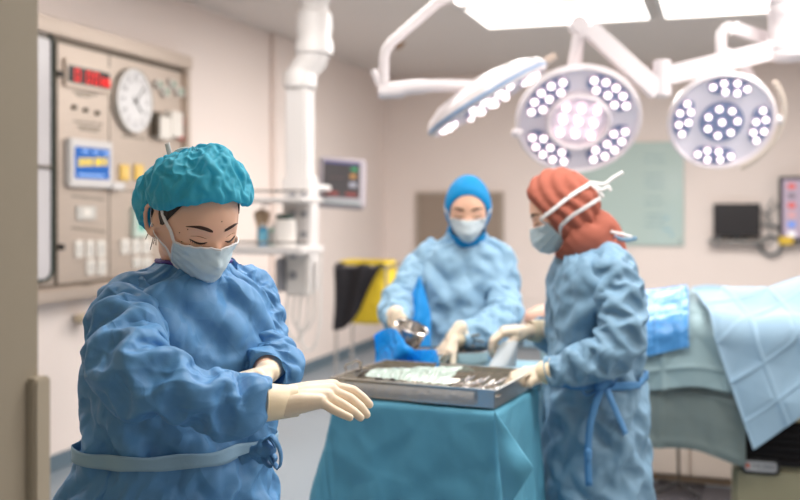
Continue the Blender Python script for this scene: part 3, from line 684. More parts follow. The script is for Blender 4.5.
L2 = {'pads': [(a, 30, .58, .93, 16) for a in (0, 90, 180, 270)], 'disc': .42, 'leds': []}
for a in (0, 90, 180, 270): L2['leds'] += polar([(a-24, .80), (a-8, .84), (a+9, .82), (a+24, .78), (a-14, .65), (a+6, .64)])
L2['leds'] += polar([(k*51+10, .29) for k in range(7)])+[(0, 0)]
c1 = P(578, 119, 4.7); d1 = Vector((-.05, -.80, -.60))
th1, MM1 = lamp_head('surgical_lamp', 'largest round surgical lamp with a centre ring, above the nurse in rust headscarf', c1, d1, .285, L1, roll=math.radians(4), ring=True, spot=13)
c2 = P(721, 120, 4.6); d2 = Vector((-.10, -.86, -.50))
th2, MM2 = lamp_head('surgical_lamp', 'round surgical lamp at right with side yoke, without centre ring', c2, d2, .235, L2, roll=math.radians(-6), spot=13)
# edge-on lamp
c3 = P(486, 97, 4.2); ax = Vector((.86, 0, .51)).normalized(); d3 = Vector((.45, -.03, -.80)); d3 = (d3-ax*d3.dot(ax)).normalized()
th3, MM3 = lamp_head('surgical_lamp', 'tilted surgical lamp seen edge on, hanging from the curved white arm', c3, d3, .275, L2, spot=10)
bm = bmesh.new(); lathe(bm, MM3, [(.275*1.035, .004), (.275*1.045, .010), (.275*1.035, .018)], 72); bmobj('blue_rim', bm, mat('lamp_blue_rim', (130, 160, 195), .35), th3, smooth=True)
e = c3+ax*.29+Vector((.0, 0, 0)); bm = bmesh.new(); tube(bm, [e, e+ax*.05], .017, 12); bmobj('handle', bm, mat('lamp_handle_beige', (205, 185, 170), .5), th3, smooth=True)
# arms of lamp 3
A_ = lambda x, y, D=4.2: P(x, y, D)
bm = bmesh.new(); tube(bm, smoothline([A_(499, 92, 4.1), A_(480, 87, 4.1), A_(430, 86, 4.1), A_(388, 90, 4.1)], 6), [.03]*7+[.026]*6+[.03]*6, 16); bmobj('yoke_arm', bm, M_lampw, th3, smooth=True)
bm = bmesh.new(); cyl(bm, aim(A_(378, 92, 4.1), (1, 0, .05)), .03, .11, 20); bmobj('arm_joint', bm, M_lampw, th3, smooth=True, bevel=.006)
bm = bmesh.new(); tube(bm, [A_(384, 90, 4.1), A_(384, 58, 4.1), A_(386, 50, 4.1), A_(392, 42, 4.1), A_(438, 2, 4.15), A_(452, -4, 4.2), A_(560, -30, 4.6)], .021, 16); bmobj('curved_arm', bm, M_lampw, th3, smooth=True)
bm = bmesh.new(); tube(bm, [A_(379, 86, 4.1), A_(373, 70, 4.1)], [.012, .014], 12); bmobj('positioning_handle', bm, M_lampw, th3, smooth=True)
tube_c = P(788, 20, 4.6)
bm = bmesh.new(); tube(bm, [A_(560, -30, 4.6), A_(760, -60, 4.6), Vector((tube_c.x, 4.6, 2.72))], .03, 16); bmobj('ceiling_arm', bm, M_lampw, th3, smooth=True)
# mount column and spring arms
th = thing('lamp_mount', 'thick white ceiling post carrying the surgical lamp arms at right', 'lamp mount', (tube_c.x, 4.6, H))
bm = bmesh.new(); lathe(bm, Matrix.Translation((tube_c.x, 4.6, 0)), [(0, H), (.16, H), (.15, H-.06), (.085, H-.09), (.085, 2.42), (.092, 2.41), (.092, 2.36), (.085, 2.35), (.085, 2.25), (.092, 2.24), (.092, 2.17), (.06, 2.15), (0, 2.15)], 36); bmobj('post', bm, M_lampw, th, smooth=True)
for z in (2.41, 2.2): bm = bmesh.new(); lathe(bm, Matrix.Translation((tube_c.x, 4.6, 0)), [(.0935, z-.004), (.0955, z), (.0935, z+.004)], 36); bmobj('ring_seam', bm, M_grey, th, smooth=True)
def beam(bm, a, b, w_, h0, h1):
    a = Vector(a); b = Vector(b); d = (b-a).normalized(); s = Vector((0, 1, 0)); u = s.cross(d).normalized()*-1
    if u.z < 0: u = -u
    vs = []
    for p, h in ((a, h0), (b, h1)):
        for sx, su in ((-1, -1), (1, -1), (1, 1), (-1, 1)): vs.append(bm.verts.new(p+s*w_/2*sx+u*h/2*su))
    for f in ((3, 2, 1, 0), (4, 5, 6, 7), (0, 1, 5, 4), (1, 2, 6, 5), (2, 3, 7, 6), (3, 0, 4, 7)): bm.faces.new([vs[i] for i in f])
bm = bmesh.new(); beam(bm, P(782, 48, 4.6), P(662, 77, 4.6), .07, .085, .085); bmobj('horizontal_arm', bm, M_lampw, th, bevel=.012, seg=3)
bm = bmesh.new(); cyl(bm, Matrix.Translation(P(662, 97, 4.6)), .042, .17, 24); bmobj('arm_joint', bm, M_lampw, th, smooth=True, bevel=.008)
bm = bmesh.new(); beam(bm, P(658, 92, 4.6), P(588, 28, 4.6), .07, .08, .075); bmobj('spring_arm', bm, M_lampw, th, bevel=.016, seg=3)
bm = bmesh.new(); cyl(bm, aim(P(580, 24, 4.56), (0, 1, 0)), .042, .08, 24); bmobj('arm_joint', bm, M_lampw, th, smooth=True, bevel=.008)
bm = bmesh.new(); cyl(bm, Matrix.Translation(P(582, 38, 4.6)), .03, .07, 20); tube(bm, [P(580, 26, 4.6), P(572, 68, 4.66), c1-d1*.06], [.026, .024, .022], 16); bmobj('drop_arm', bm, M_lampw, th1, smooth=True)
bm = bmesh.new(); tube(bm, smoothline([P(578, 40, 4.68), P(575, 70, 4.75)], 3), .03, 16); bmobj('sleeve_joint', bm, M_lampw, th1, smooth=True)
k = MM1.to_3x3() @ Vector((-.30, -.02, 0)); bm = bmesh.new(); xs = P(516, 133, 4.62); bmesh.ops.create_uvsphere(bm, u_segments=16, v_segments=10, radius=.022, matrix=Matrix.Translation(xs)); tube(bm, [xs, c1+(xs-c1)*.9], .014, 10); bmobj('side_knob', bm, M_lampw, th1, smooth=True)
# lamp 2 yoke
bm = bmesh.new(); beam(bm, P(782, 44, 4.75), P(734, 28, 4.75), .05, .055, .055); bmobj('horizontal_arm', bm, M_lampw, th, bevel=.01)
bm = bmesh.new(); tube(bm, smoothline([P(732, 26, 4.75), P(722, 33, 4.75), P(721, 55, 4.75)], 6), .026, 14); bmobj('arm_joint', bm, M_lampw, th, smooth=True)
bm = bmesh.new(); tube(bm, smoothline([P(721, 50, 4.75), P(738, 58, 4.72), P(750, 75, 4.68), P(769, 104, 4.6)], 6), .019, 14); bmobj('yoke_arm', bm, M_lampw, th2, smooth=True)
arc = []
for kk in range(15):
    a = math.radians(-52+kk*8.5); arc.append(MM2 @ Vector((0, 0, .0))+((MM2.to_3x3() @ Vector((1, 0, 0)))*0))
xr = Vector((1, 0, 0)); yr = Vector((0, .5, -.86))
arc = [c2+xr*.285*math.cos(math.radians(a))-yr*.285*math.sin(math.radians(a)) for a in range(-62, 45, 8)]
bm = bmesh.new(); tube(bm, arc, .012, 12); bmobj('yoke_ring', bm, mat('lamp_yoke', (214, 200, 186), .35), th2, smooth=True)
bm = bmesh.new(); cyl(bm, aim(P(768, 120, 4.6), (1, 0, .05)), .016, .06, 14, .022); bmobj('side_knob', bm, M_lampw, th2, smooth=True)

# ---------------------------------------------------------------- tables, drapes
def box_collide(x0, x1, y0, y1, zt, e=.006, zfloor=.01):
    def f(X, Xp):
        x, y, z = X[..., 0], X[..., 1], X[..., 2]
        ins = (x > x0-e) & (x < x1+e) & (y > y0-e) & (y < y1+e) & (z < zt+e)
        dx0 = x-(x0-e); dx1 = (x1+e)-x; dy0 = y-(y0-e); dy1 = (y1+e)-y; dz = (zt+e)-z
        S = np.stack([dx0, dx1, dy0, dy1, dz], -1); S[~ins] = 9; k = S.argmin(-1)
        x = np.where(ins & (k == 0), x0-e, x); x = np.where(ins & (k == 1), x1+e, x)
        y = np.where(ins & (k == 2), y0-e, y); y = np.where(ins & (k == 3), y1+e, y); z = np.where(ins & (k == 4), zt+e, z)
        z = np.maximum(z, zfloor); return np.stack([x, y, z], -1)
    return f
def drape(name, label, M, w_, d_, zt, ov, m, res=.02, steps=260, seed=1, rot=0, shift=(0, 0)):
    """sheet laid on the box 0..w, 0..d and let fall. ov = overhang left, right, front, back"""
    xs = np.arange(-ov[0], w_+ov[1]+1e-6, res); ys = np.arange(-ov[2], d_+ov[3]+1e-6, res)
    G = np.zeros((len(ys), len(xs), 3)); G[..., 0] = xs[None, :]; G[..., 1] = ys[:, None]
    if rot:
        c, s = math.cos(rot), math.sin(rot); gx = G[..., 0]-w_/2; gy = G[..., 1]-d_/2
        G[..., 0], G[..., 1] = w_/2+c*gx-s*gy+shift[0], d_/2+s*gx+c*gy+shift[1]
    G[..., 2] = zt+.006
    pin = ((G[..., 0] > .012) & (G[..., 0] < w_-.012) & (G[..., 1] > .012) & (G[..., 1] < d_-.012)).astype(float)
    X = cloth(G, closed=False, steps=steps, inner=4, pin=pin, anchor=0, grav=.0011, bend=.12, jitter=.004, seed=seed, collide=box_collide(0, w_, 0, d_, zt), damp=.965)
    X = up2(X, False); Xw = X.reshape(-1, 3) @ np.array(M.to_3x3()).T+np.array(M.translation); X = Xw.reshape(X.shape)
    return tag(grid_mesh(name, X, m, solid=.0015), label, 'drape')
M_drape = cloth_mat('teal_drape', (96, 166, 194), .55, .08, bump=.05, scale=5)
M_drape2 = cloth_mat('pale_drape', (158, 200, 218), .6, .15, bump=.08, scale=6)
ZT = .955
C0 = Vector((.240, 2.515, 0)); TW, TD = .455, .37; AT = math.radians(24); UT = Vector((math.cos(AT), -math.sin(AT), 0))
MT = Matrix.Translation(C0-UT*TW) @ Matrix.Rotation(-AT, 4, 'Z')
def trolley(name, label, M, w_, d_, zt):
    th = thing(name, label, 'table', M.translation)
    bm = bmesh.new(); bx(bm, M, (.004, .004, zt-.03), (w_-.004, d_-.004, zt-.003)); bmobj('table_top', bm, M_chrome, th, bevel=.006)
    for x in (.04, w_-.04):
        for y in (.04, d_-.04):
            bm = bmesh.new(); tube(bm, [M @ Vector((x, y, .09)), M @ Vector((x, y, zt-.03))], .013, 12); l = bmobj('leg', bm, M_chrome, th, smooth=True)
            bm = bmesh.new(); cyl(bm, M @ Matrix.Translation((x-.012, y, .045)) @ Matrix.Rotation(PI/2, 4, 'Y'), .045, .024, 20); bmobj('castor', bm, M_black, l, smooth=True)
    bm = bmesh.new(); bx(bm, M, (.03, .03, .3), (w_-.03, d_-.03, .315)); bmobj('lower_shelf', bm, M_chrome, th, bevel=.004)
trolley('instrument_trolley', 'steel instrument trolley hidden under the teal drape in front', MT, TW, TD, ZT)
def skirt_drape(name, label, M, w_, d_, zt, m, Lf, ncol=300, nrow=60, seed=2, amp=.0028):
    """sheet over a box: Lf(side, f) gives hang length and outward lean of the skirt at fraction f along that side"""
    per = [((0, d_), (0, 0), (-1, 0), 'l'), ((0, 0), (w_, 0), (0, -1), 'f'), ((w_, 0), (w_, d_), (1, 0), 'r'), ((w_, d_), (0, d_), (0, 1), 'b')]
    tot = 2*(w_+d_); cols = []
    for k in range(ncol):
        s_ = tot*k/ncol
        for (a, b, nn, sd) in per:
            L = math.hypot(b[0]-a[0], b[1]-a[1])
            if s_ <= L or sd == 'b': break
            s_ -= L
        f = min(1, s_/L); cols.append((a[0]+(b[0]-a[0])*f, a[1]+(b[1]-a[1])*f, nn, sd, f, L))
    LN = np.array([Lf(c[3], c[4]) for c in cols]); NR = np.array([c[2] for c in cols], float)
    for _ in range(3): NR = (np.roll(NR, 1, 0)+NR+np.roll(NR, -1, 0))/3
    NR /= np.linalg.norm(NR, axis=1, keepdims=True)
    G = np.zeros((nrow, ncol, 3)); rt = 10
    for i in range(nrow):
        for k, c in enumerate(cols):
            x, y = c[0], c[1]
            if i < rt: f = i/(rt-1)*.985; G[i, k] = (w_/2+(x-w_/2)*f, d_/2+(y-d_/2)*f, zt+.004)
            else:
                f = (i-rt)/(nrow-1-rt); L, lean = LN[k]; o = .004+lean*f**1.15+.010*f*math.sin(k*.28+seed)*min(1, L*2)
                G[i, k] = (x+NR[k, 0]*o, y+NR[k, 1]*o, max(.01, zt-.002-L*f))
    G = crumple(G, amp, 9, seed, pinrows=2)
    G[:rt-1, :, 2] = np.maximum(G[:rt-1, :, 2], zt+.002)
    G = cloth(G, growu=1.0, growv=1.0, steps=12, anchor=.1, jitter=.0005, seed=seed)
    X = (G.reshape(-1, 3) @ np.array(M.to_3x3()).T+np.array(M.translation)).reshape(G.shape)
    return tag(grid_mesh(name, X, m, closed=True, solid=.0015), label, 'drape')
def LfA(sd, f):
    if sd == 'l': return (.26, .065)
    if sd == 'f': return (.72, .010+.010*math.sin(f*7))
    if sd == 'r': return (.50, .03)
    return (.2, .03)
dr = skirt_drape('table_drape', 'teal blue drape with a pointed corner hanging over the front trolley', MT, TW, TD, ZT, M_drape, LfA)
G = np.zeros((16, 14, 3)); q0, q1, q2 = P(494, 410, 2.50), P(534, 467, 2.44), P(504, 512, 2.47)
for i in range(16):
    for j in range(14):
        f = i/15; g = j/13; a_ = q0.lerp(q1, f); b_ = q0.lerp(q2, f); p = a_.lerp(b_, g); p.y -= .022*math.sin(PI*g)*f+.008*math.sin(f*9+g*4)*f
        G[i, j] = p
grid_mesh('folded_corner', G, M_drape, dr, solid=.002)
C1 = Vector((.43, 3.04, 0)); T2W, T2D = .60, .37
MT2 = Matrix.Translation(C1-U*T2W) @ Matrix.Rotation(-A18, 4, 'Z')
trolley('instrument_trolley', 'steel back trolley under the pale blue drape between the two nurses', MT2, T2W, T2D, ZT-.01)
drape('table_drape', 'pale blue drape hanging straight over the back trolley beside the nurse', MT2, T2W, T2D, ZT-.01, (.10, .15, .75, .12), M_drape2, seed=7, rot=math.radians(-3))

# instrument tray
ZR = ZT+.010
MTr = Matrix.Translation(C0-UT*.468) @ Matrix.Rotation(-AT, 4, 'Z') @ Matrix.Translation((0, .012, 0))
tw, td, thh = .462, .345, .048
def open_tray(bm, M, w_, d_, z0, h_, t=.0018, lip=.008):
    bx(bm, M, (0, 0, z0), (w_, d_, z0+t))
    for a, b in (((0, 0), (w_, t)), ((0, d_-t), (w_, d_)), ((0, 0), (t, d_)), ((w_-t, 0), (w_, d_))): bx(bm, M, (a[0], a[1], z0), (b[0], b[1], z0+h_))
    for a, b in (((-lip, -lip), (w_+lip, 0)), ((-lip, d_), (w_+lip, d_+lip)), ((-lip, 0), (0, d_)), ((w_, 0), (w_+lip, d_))): bx(bm, M, (a[0], a[1], z0+h_-.003), (b[0], b[1], z0+h_))
th = thing('instrument_tray', 'rectangular stainless steel tray of instruments on the teal draped trolley', 'tray', MTr @ Vector((tw/2, td/2, ZR)))
bm = bmesh.new(); open_tray(bm, MTr, tw, td, ZR, thh); bmobj('tray_body', bm, mat('tray_steel', (214, 208, 198), .25, metal=.9, bump=.15, bscale=25), th)
def scissors(M, m, label, grp='instruments lying in the tray', L=.15):
    th = thing('surgical_clamp', label, 'clamp', M.translation, grp)
    for sgn in (-1, 1):
        bm = bmesh.new(); tube(bm, smoothline([M @ Vector((x, sgn*y, .0035+.002*sgn)) for x, y in ((-L*.30, .018), (-.01, .004), (.0, .0), (.02, -.003), (L*.45, -.001))], 5), [.0028]*16+[.0022]*5, 8); a = bmobj('blade', bm, m, th, smooth=True)
        bm = bmesh.new(); c = M @ Vector((-L*.30-.012, sgn*.022, .0035)); tube(bm, [M @ Vector((-L*.30-.012+.015*math.cos(t), sgn*.022+.012*math.sin(t), .0035)) for t in [2*PI*i/16 for i in range(17)]], .0025, 8); bmobj('finger_ring', bm, m, a, smooth=True)
    bm = bmesh.new(); cyl(bm, M @ Matrix.Translation((.0, 0, .0)), .005, .009, 12); bmobj('pivot', bm, m, th, smooth=True)
random.seed(11)
zi = ZR+.004
for k in range(13):
    x = .315+.0105*k; lab = 'steel ring-handled clamp in the overlapping row at the right of the tray'
    scissors(MTr @ Matrix.Translation((x, .09+.006*(k % 3), zi+.003*(k % 4)+.026)) @ Matrix.Rotation(math.radians(88+random.uniform(-7, 7)), 4, 'Z') @ Matrix.Rotation(math.radians(-5), 4, 'Y'), M_chrome, lab, 'row of clamps in the tray')
for k, (y, x) in enumerate(((.30, .18), (.27, .19), (.24, .20))):
    L = .2; M_ = MTr @ Matrix.Translation((x+.02*k, y, zi+.004)) @ Matrix.Rotation(math.radians(-3+3*k), 4, 'Z')
    th = thing('forceps', 'long slim steel forceps lying across the back of the tray', 'forceps', M_.translation, 'forceps at the back of the tray')
    for sgn in (-1, 1):
        bm = bmesh.new(); tube(bm, smoothline([M_ @ Vector((x_, sgn*y_, .002)) for x_, y_ in ((-.1, .0015), (-.03, .008), (.04, .007), (.1, .001))], 5), .0028, 8); bmobj('arm', bm, M_chrome, th, smooth=True)
# dark clamps and wire frame at left end
for k in range(4):
    scissors(MTr @ Matrix.Translation((.05+.022*k, .2+.02*(k % 2), zi+.02+.01*(k % 2))) @ Matrix.Rotation(math.radians(20+35*k), 4, 'Z'), mat('dark_instrument', (70, 62, 58), .35, metal=.8), 'dark steel clamp in the jumble at the left end of the tray', 'dark clamps at the left of the tray')
p0 = P(350, 372, 2.85); th = thing('wire_retractor', 'small bent wire frame standing up at the left end of the tray', 'retractor', MTr @ Vector((.03, .22, zi)))
W_ = lambda x, y: P(x, y, 2.84)
bm = bmesh.new(); tube(bm, [W_(352, 386), W_(345, 367), W_(346, 365), W_(357, 360.5), W_(359, 362), W_(362, 372), W_(352, 378)], .0032, 8); bmobj('wire_loop', bm, M_chrome, th, smooth=True)
bm = bmesh.new(); tube(bm, [W_(357, 361), W_(361, 363), W_(360, 367)], .005, 8); bmobj('clip', bm, M_chrome, th, smooth=True)
# crumpled translucent plastic wrap
G = np.zeros((18, 34, 3))
for i in range(18):
    for j in range(34):
        f = j/33; g = i/17
        G[i, j] = MTr @ Vector((.075+.25*f, .02+(.10+.11*f)*g+.03*(1-f), ZR+.05+.022*math.sin(PI*g)*(.4+.8*f)))
G = cloth(G, closed=False, growu=1.10, growv=1.10, steps=60, anchor=.03, jitter=.008, bend=.08, seed=9); G = up2(G, False)
M_wrap = mat('plastic_wrap', (186, 206, 196), .18, alpha=.6, spec=.8, coat=.5)
tag(grid_mesh('plastic_wrap', G, M_wrap, solid=.0006), 'crumpled translucent plastic wrap lying in the steel tray', 'wrap')
# clear film bunched on the front wall of the tray
G = np.zeros((8, 44, 3))
for i in range(8):
    for j in range(44):
        f = j/43; g = i/7; G[i, j] = MTr @ Vector((.03+.38*f, -.013-.004*math.sin(PI*g), ZR+.006+.034*g))
G = cloth(G, closed=False, growu=1.08, growv=1.08, steps=50, anchor=.12, jitter=.006, bend=.05, seed=19, pin=None); G = up2(G, False)
tag(grid_mesh('plastic_film', G, mat('clear_film', (210, 205, 200), .15, alpha=.35, spec=.9, coat=.6), solid=.0005), 'clear wrinkled film clinging to the front wall of the steel tray', 'film')

# pans on the back table
def pan_at(name, label, cat, c, r0, r1, h_, M=None, oval=1.0):
    th = thing(name, label, cat, c)
    MM = (M or Matrix.Translation(c)) @ Matrix.Diagonal((oval, 1, 1, 1))
    bm = bmesh.new(); lathe(bm, MM, [(0, 0), (r0, 0), (r0+(r1-r0)*.5, h_*.35), (r1, h_-.003), (r1+.008, h_), (r1+.009, h_+.002), (r1-.001, h_), (r0+(r1-r0)*.45, h_*.38), (r0-.002, .003), (0, .003)], 40); bmobj('bowl_body', bm, M_chrome, th, smooth=True)
    bm = bmesh.new(); lathe(bm, MM, [(r1+.007, h_-.001), (r1+.011, h_+.001), (r1+.007, h_+.003)], 40); bmobj('rim', bm, M_chrome, th, smooth=True)
    return th
zb2 = ZT-.01+.009
pA = P(415, 372, 3.3); pB = P(462, 362, 3.36)
pan_at('steel_basin', 'wide oval steel basin on the back trolley under the tilted cup', 'basin', (pA.x, pA.y, zb2), .085, .105, .045, oval=1.1)
pan_at('steel_basin', 'steel basin of tools on the back trolley right of the pouring hand', 'basin', (pB.x, pB.y, zb2), .075, .09, .045, oval=1.05)
random.seed(5)
for k in range(6):
    a = random.uniform(0, 6); q = Vector((pB.x, pB.y, zb2+.045+.008*k)) + Vector((.03*math.cos(a), .03*math.sin(a), 0))
    scissors(Matrix.Translation(q) @ Matrix.Rotation(a, 4, 'Z') @ Matrix.Rotation(random.uniform(-.3, .3), 4, 'Y'), M_chrome, 'steel clamp heaped in the basin right of the pouring hand', 'clamps in the basin', L=.12)
for k in range(3):
    a = 1.1*k+.3; q = Vector((pA.x, pA.y, zb2+.02+.006*k)); scissors(Matrix.Translation(q) @ Matrix.Rotation(a, 4, 'Z'), mat('dull_steel', (120, 108, 100), .3, metal=.9), 'steel clamp lying in the oval basin under the tilted cup', 'clamps in the oval basin', L=.11)
# bright blue plastic sheet bunched at the left of the back trolley
ol = [(372, 336), (386, 331), (402, 345), (425, 338), (432, 372), (372, 372)]
G = np.zeros((20, 30, 3))
for i in range(20):
    for j in range(30):
        f = j/29; g = i/19
        top = 336-7*math.sin(PI*min(1, f*1.9))+(14*max(0, min(1, (f-.35)/.3)))-(12 if f > .95 else 0)*0
        px = 374+62*f+2*math.sin(g*4); py = top+(378-top)*g
        G[i, j] = P(px, py, 3.20-.18*f+.035*math.sin(f*9+g*3)-.03*math.sin(PI*g))
G = cloth(G, closed=False, growu=1.07, growv=1.07, steps=60, anchor=.04, jitter=.006, seed=6); G = up2(G, False)
tag(grid_mesh('plastic_sheet', G, cloth_mat('bright_blue_plastic', (30, 158, 238), .35, .25), solid=.001), 'bright blue plastic sheet bunched up left of the steel basin', 'sheet')

# ---------------------------------------------------------------- operating table with patient drapes
FO = Vector((1.17, 3.90, 0))             # a point on the front edge of the table top; a runs along U, b away
MOR = Matrix.Translation(FO) @ Matrix.Rotation(-A18, 4, 'Z')
def ztop(a, b):
    z = .975+.10*math.exp(-((b-.32)/.22)**2)
    z += .17*(1/(1+math.exp(-(a-.42)/.10)))*math.exp(-((b-.30)/.30)**2)
    z += .03*math.exp(-((a+.02)/.13)**2)
    if a < -.25: z -= .05*min(1, (-.25-a)/.3)
    return z
def unroll(a, q, off=0):
    """a along the table, q from the far edge (0) over the top (0.62) and down the front"""
    W0 = .62; r = .05
    if q <= W0-r: b = W0-q; return Vector((a, b, ztop(a, b)+off))
    L = r*PI/2
    zt = ztop(a, r)
    if q <= W0-r+L:
        t = (q-(W0-r))/r; return Vector((a, r-(r+off)*math.sin(t), zt-r+(r+off)*math.cos(t)))
    return Vector((a, -off, zt-r-(q-(W0-r+L))))
def front_q(a, z): return .62-.05+.05*PI/2+(ztop(a, .05)-.05-z)
th = thing('operating_table', 'khaki operating table base with a wide black bellows band', 'operating table', MOR @ Vector((.4, .3, 0)))
M_khaki = mat('khaki_enamel', (136, 132, 108), .45, var=.03)
bm = bmesh.new(); bx(bm, MOR, (.12, .06, .03), (1.0, .62, .47)); base = bmobj('base_cover', bm, M_khaki, th, bevel=.02, seg=3)
bm = bmesh.new()
for k in range(6): bx(bm, MOR, (.125+.004*(k % 2), .055+.004*(k % 2), .475+k*.028), (1.0, .60, .475+(k+1)*.028))
bmobj('bellows', bm, mat('black_rubber', (26, 24, 26), .65, spec=.2), th, bevel=.006)
bm = bmesh.new(); bx(bm, MOR, (.16, .07, .645), (1.0, .58, .70)); bmobj('collar_plate', bm, mat('beige_plate', (190, 180, 150), .5), th, bevel=.006)
bm = bmesh.new(); bx(bm, MOR, (.3, .12, .7), (.9, .5, .93)); bmobj('pillar', bm, M_steel_d, th)
bm = bmesh.new(); bx(bm, MOR, (-.72, .06, .90), (1.3, .56, .96)); bmobj('table_top', bm, mat('mattress_black', (36, 36, 40), .6), th, bevel=.02, seg=3)
bm = bmesh.new(); bx(bm, MOR, (-.7, .03, .90), (1.3, .045, .93)); bx(bm, MOR, (-.7, .575, .90), (1.3, .59, .93)); bmobj('side_rail', bm, M_chrome, th)
bm = bmesh.new(); bx(bm, MOR, (.12, .052, .205), (1.0, .062, .211)); bmobj('seam', bm, mat('khaki_dark', (100, 97, 80), .5), th)
# badge
def orp(px, py, b=.05):
    k = (px-400)/1000; o = MOR @ Vector((0, b, 0)); a = (k*o.y-o.x)/(U.x-k*U.y); D = o.y+U.y*a; return a, CAM_H-(py-209)/1000*D
MX = MOR @ Matrix(((1, 0, 0, 0), (0, -1, 0, -0.06), (0, 0, 1, 0), (0, 0, 0, 1))).inverted() if False else MOR
a0, zz1 = orp(741, 456.5, .06); a1, _ = orp(780, 458, .06); _, zz0 = orp(741, 472.5, .06)
Mb = MOR @ Matrix.Translation((0, .06, 0)) @ Matrix(((1, 0, 0, 0), (0, -1, 0, 0), (0, 0, 1, 0), (0, 0, 0, 1)))
bm = bmesh.new(); rrect(bm, Mb, a0, a1, zz0, zz1, .02, 0, .008); bd = bmobj('badge', bm, M_black, base)
bm = bmesh.new(); rrect(bm, Mb, a0+.012, a1-.012, zz0+.012, zz1-.012, .012, .008, .010); bmobj('badge_plate', bm, mat('badge_silver', (176, 178, 182), .35), bd)
bm = bmesh.new(); bx(bm, Mb, (a0+.018, .010, (zz0+zz1)/2-.007), (a0+.031, .012, (zz0+zz1)/2+.008)); bmobj('badge_mark', bm, mat('badge_orange', (215, 90, 45), .5), bd)
Mtx = MOR @ Matrix.Translation(((a0+a1)/2+.012, .06-.0105, (zz0+zz1)/2)) @ Matrix.Rotation(PI/2, 4, 'X')
text('badge_lettering', '=E200I', Mtx, .030, mat('badge_ink', (95, 98, 104), .5), bd)
for (x, y) in ((.2, .12), (.9, .12), (.2, .56), (.9, .56)):
    bm = bmesh.new(); cyl(bm, MOR @ Matrix.Translation((x, y, 0)), .04, .035, 16); bmobj('foot', bm, M_black, th)
# patient
def crease_sheet(name, label, cat, c0, e1, e2, n1, n2, m, cell, amp, off=.012, seed=1, diag=False, fold=.012, grow=1.0):
    """sheet laid over the table from unrolled corner c0 along e1 and e2"""
    G = np.zeros((n1, n2, 3)); rnd = random.Random(seed); ph = [rnd.uniform(0, 6) for _ in range(6)]
    L1_ = math.hypot(*e1); L2_ = math.hypot(*e2)
    cel = {}
    for i in range(n1):
        for j in range(n2):
            f = i/(n1-1); g = j/(n2-1); a = c0[0]+e1[0]*f+e2[0]*g; q = c0[1]+e1[1]*f+e2[1]*g
            u_ = f*L1_/cell; v_ = g*L2_/cell
            cu, cv = int(u_), int(v_); k = (cu, cv)
            if k not in cel: cel[k] = (rnd.uniform(-1, 1), rnd.uniform(-1, 1), rnd.uniform(.3, 1)*(1 if (cu+cv) % 2 else -1))
            A_, B_, S_ = cel[k]; x = u_-cu-.5; y = v_-cv-.5
            h = amp*(S_*(.25-max(x*x, y*y))*1.6+ .35*(A_*x+B_*y))*min(1, 6*min(.5-abs(x), .5-abs(y))+.15)
            if diag:
                d1_ = abs(((f*L1_+g*L2_)/cell/1.0) % 1-.5); d2_ = abs(((f*L1_-g*L2_)/cell/1.0) % 1-.5); h += amp*1.2*(.5-max(d1_, d2_))
            gx = min(.5-abs(x), .5-abs(y)); h += .007*math.exp(-(gx/.035)**2)
            down = max(0, q-.6)
            h += fold*down*math.sin(a*17+ph[0]+q*2)*1.5
            G[i, j] = unroll(a, q, off+h+down*.04)
    if grow > 1: G = cloth(G, closed=False, growu=grow, growv=grow, steps=40, anchor=.08, jitter=.003, seed=seed)
    X = (G.reshape(-1, 3) @ np.array(MOR.to_3x3()).T+np.array(MOR.translation)).reshape(G.shape)
    return tag(grid_mesh(name, X, m, solid=.0015), label, cat)
M_sheetA = cloth_mat('grey_green_sheet', (158, 184, 190), .6, .2, bump=.03, scale=4)
M_sheetB = cloth_mat('folded_blue_sheet', (150, 180, 202), .6, .12, bump=.03, scale=4)
M_sheetC = cloth_mat('thin_grey_sheet', (136, 152, 152), .5, .3, bump=.04, scale=4, alpha=.82)
M_sheetD = cloth_mat('glossy_blue_sheet', (80, 150, 212), .32, .1, bump=.2, scale=12, spec=.6)
qf = front_q(0, .76)
crease_sheet('patient_drape', 'pale grey-green drape with crossed creases hanging from the operating table', 'drape', (-.62, .05), (0, qf-.05-.02), (1.0, 0), 130, 150, M_sheetA, .24, .022, off=.010, seed=3, diag=True)
crease_sheet('patient_drape', 'thin grey see-through drape hanging lowest under the operating table', 'drape', (-.55, .60), (0, front_q(0, .60)-.60), (.72, .10), 40, 50, M_sheetC, .2, .012, off=-.02, seed=5, diag=True)
s2 = crease_sheet('patient_drape', 'light blue drape with square fold creases and a hanging corner', 'drape', (-.04, .38), (.235, .665), (.85, -.59), 150, 170, M_sheetB, .15, .036, off=.046, seed=8, grow=1.0)
crease_sheet('patient_drape', 'glossy bright blue drape piece beside the nurse in rust headscarf', 'drape', (-.36, .3), (.02, .42), (.30, -.03), 60, 50, M_sheetD, .09, .012, off=.040, seed=12, grow=1.03)
bm = bmesh.new()
pts_ = lambda l: [MOR @ Vector(p) for p in l]
for y in (.22, .38):
    chain(bm, pts_([(.5, .3, 1.08), (.0, y, 1.04), (-.4, y, 1.04), (-.70, y, 1.0)]), [.08, .06, .05, .04])
me = remesh(bm, .012, 3)
M_skinP = mat('patient_skin', (222, 178, 158), .5, sss=.1)
th = thing('person', 'patient lying under the drapes with only a patch of skin showing between the nurses', 'person', MOR @ Vector((.3, .3, .96)))
link('body', me, M_skinP, th)
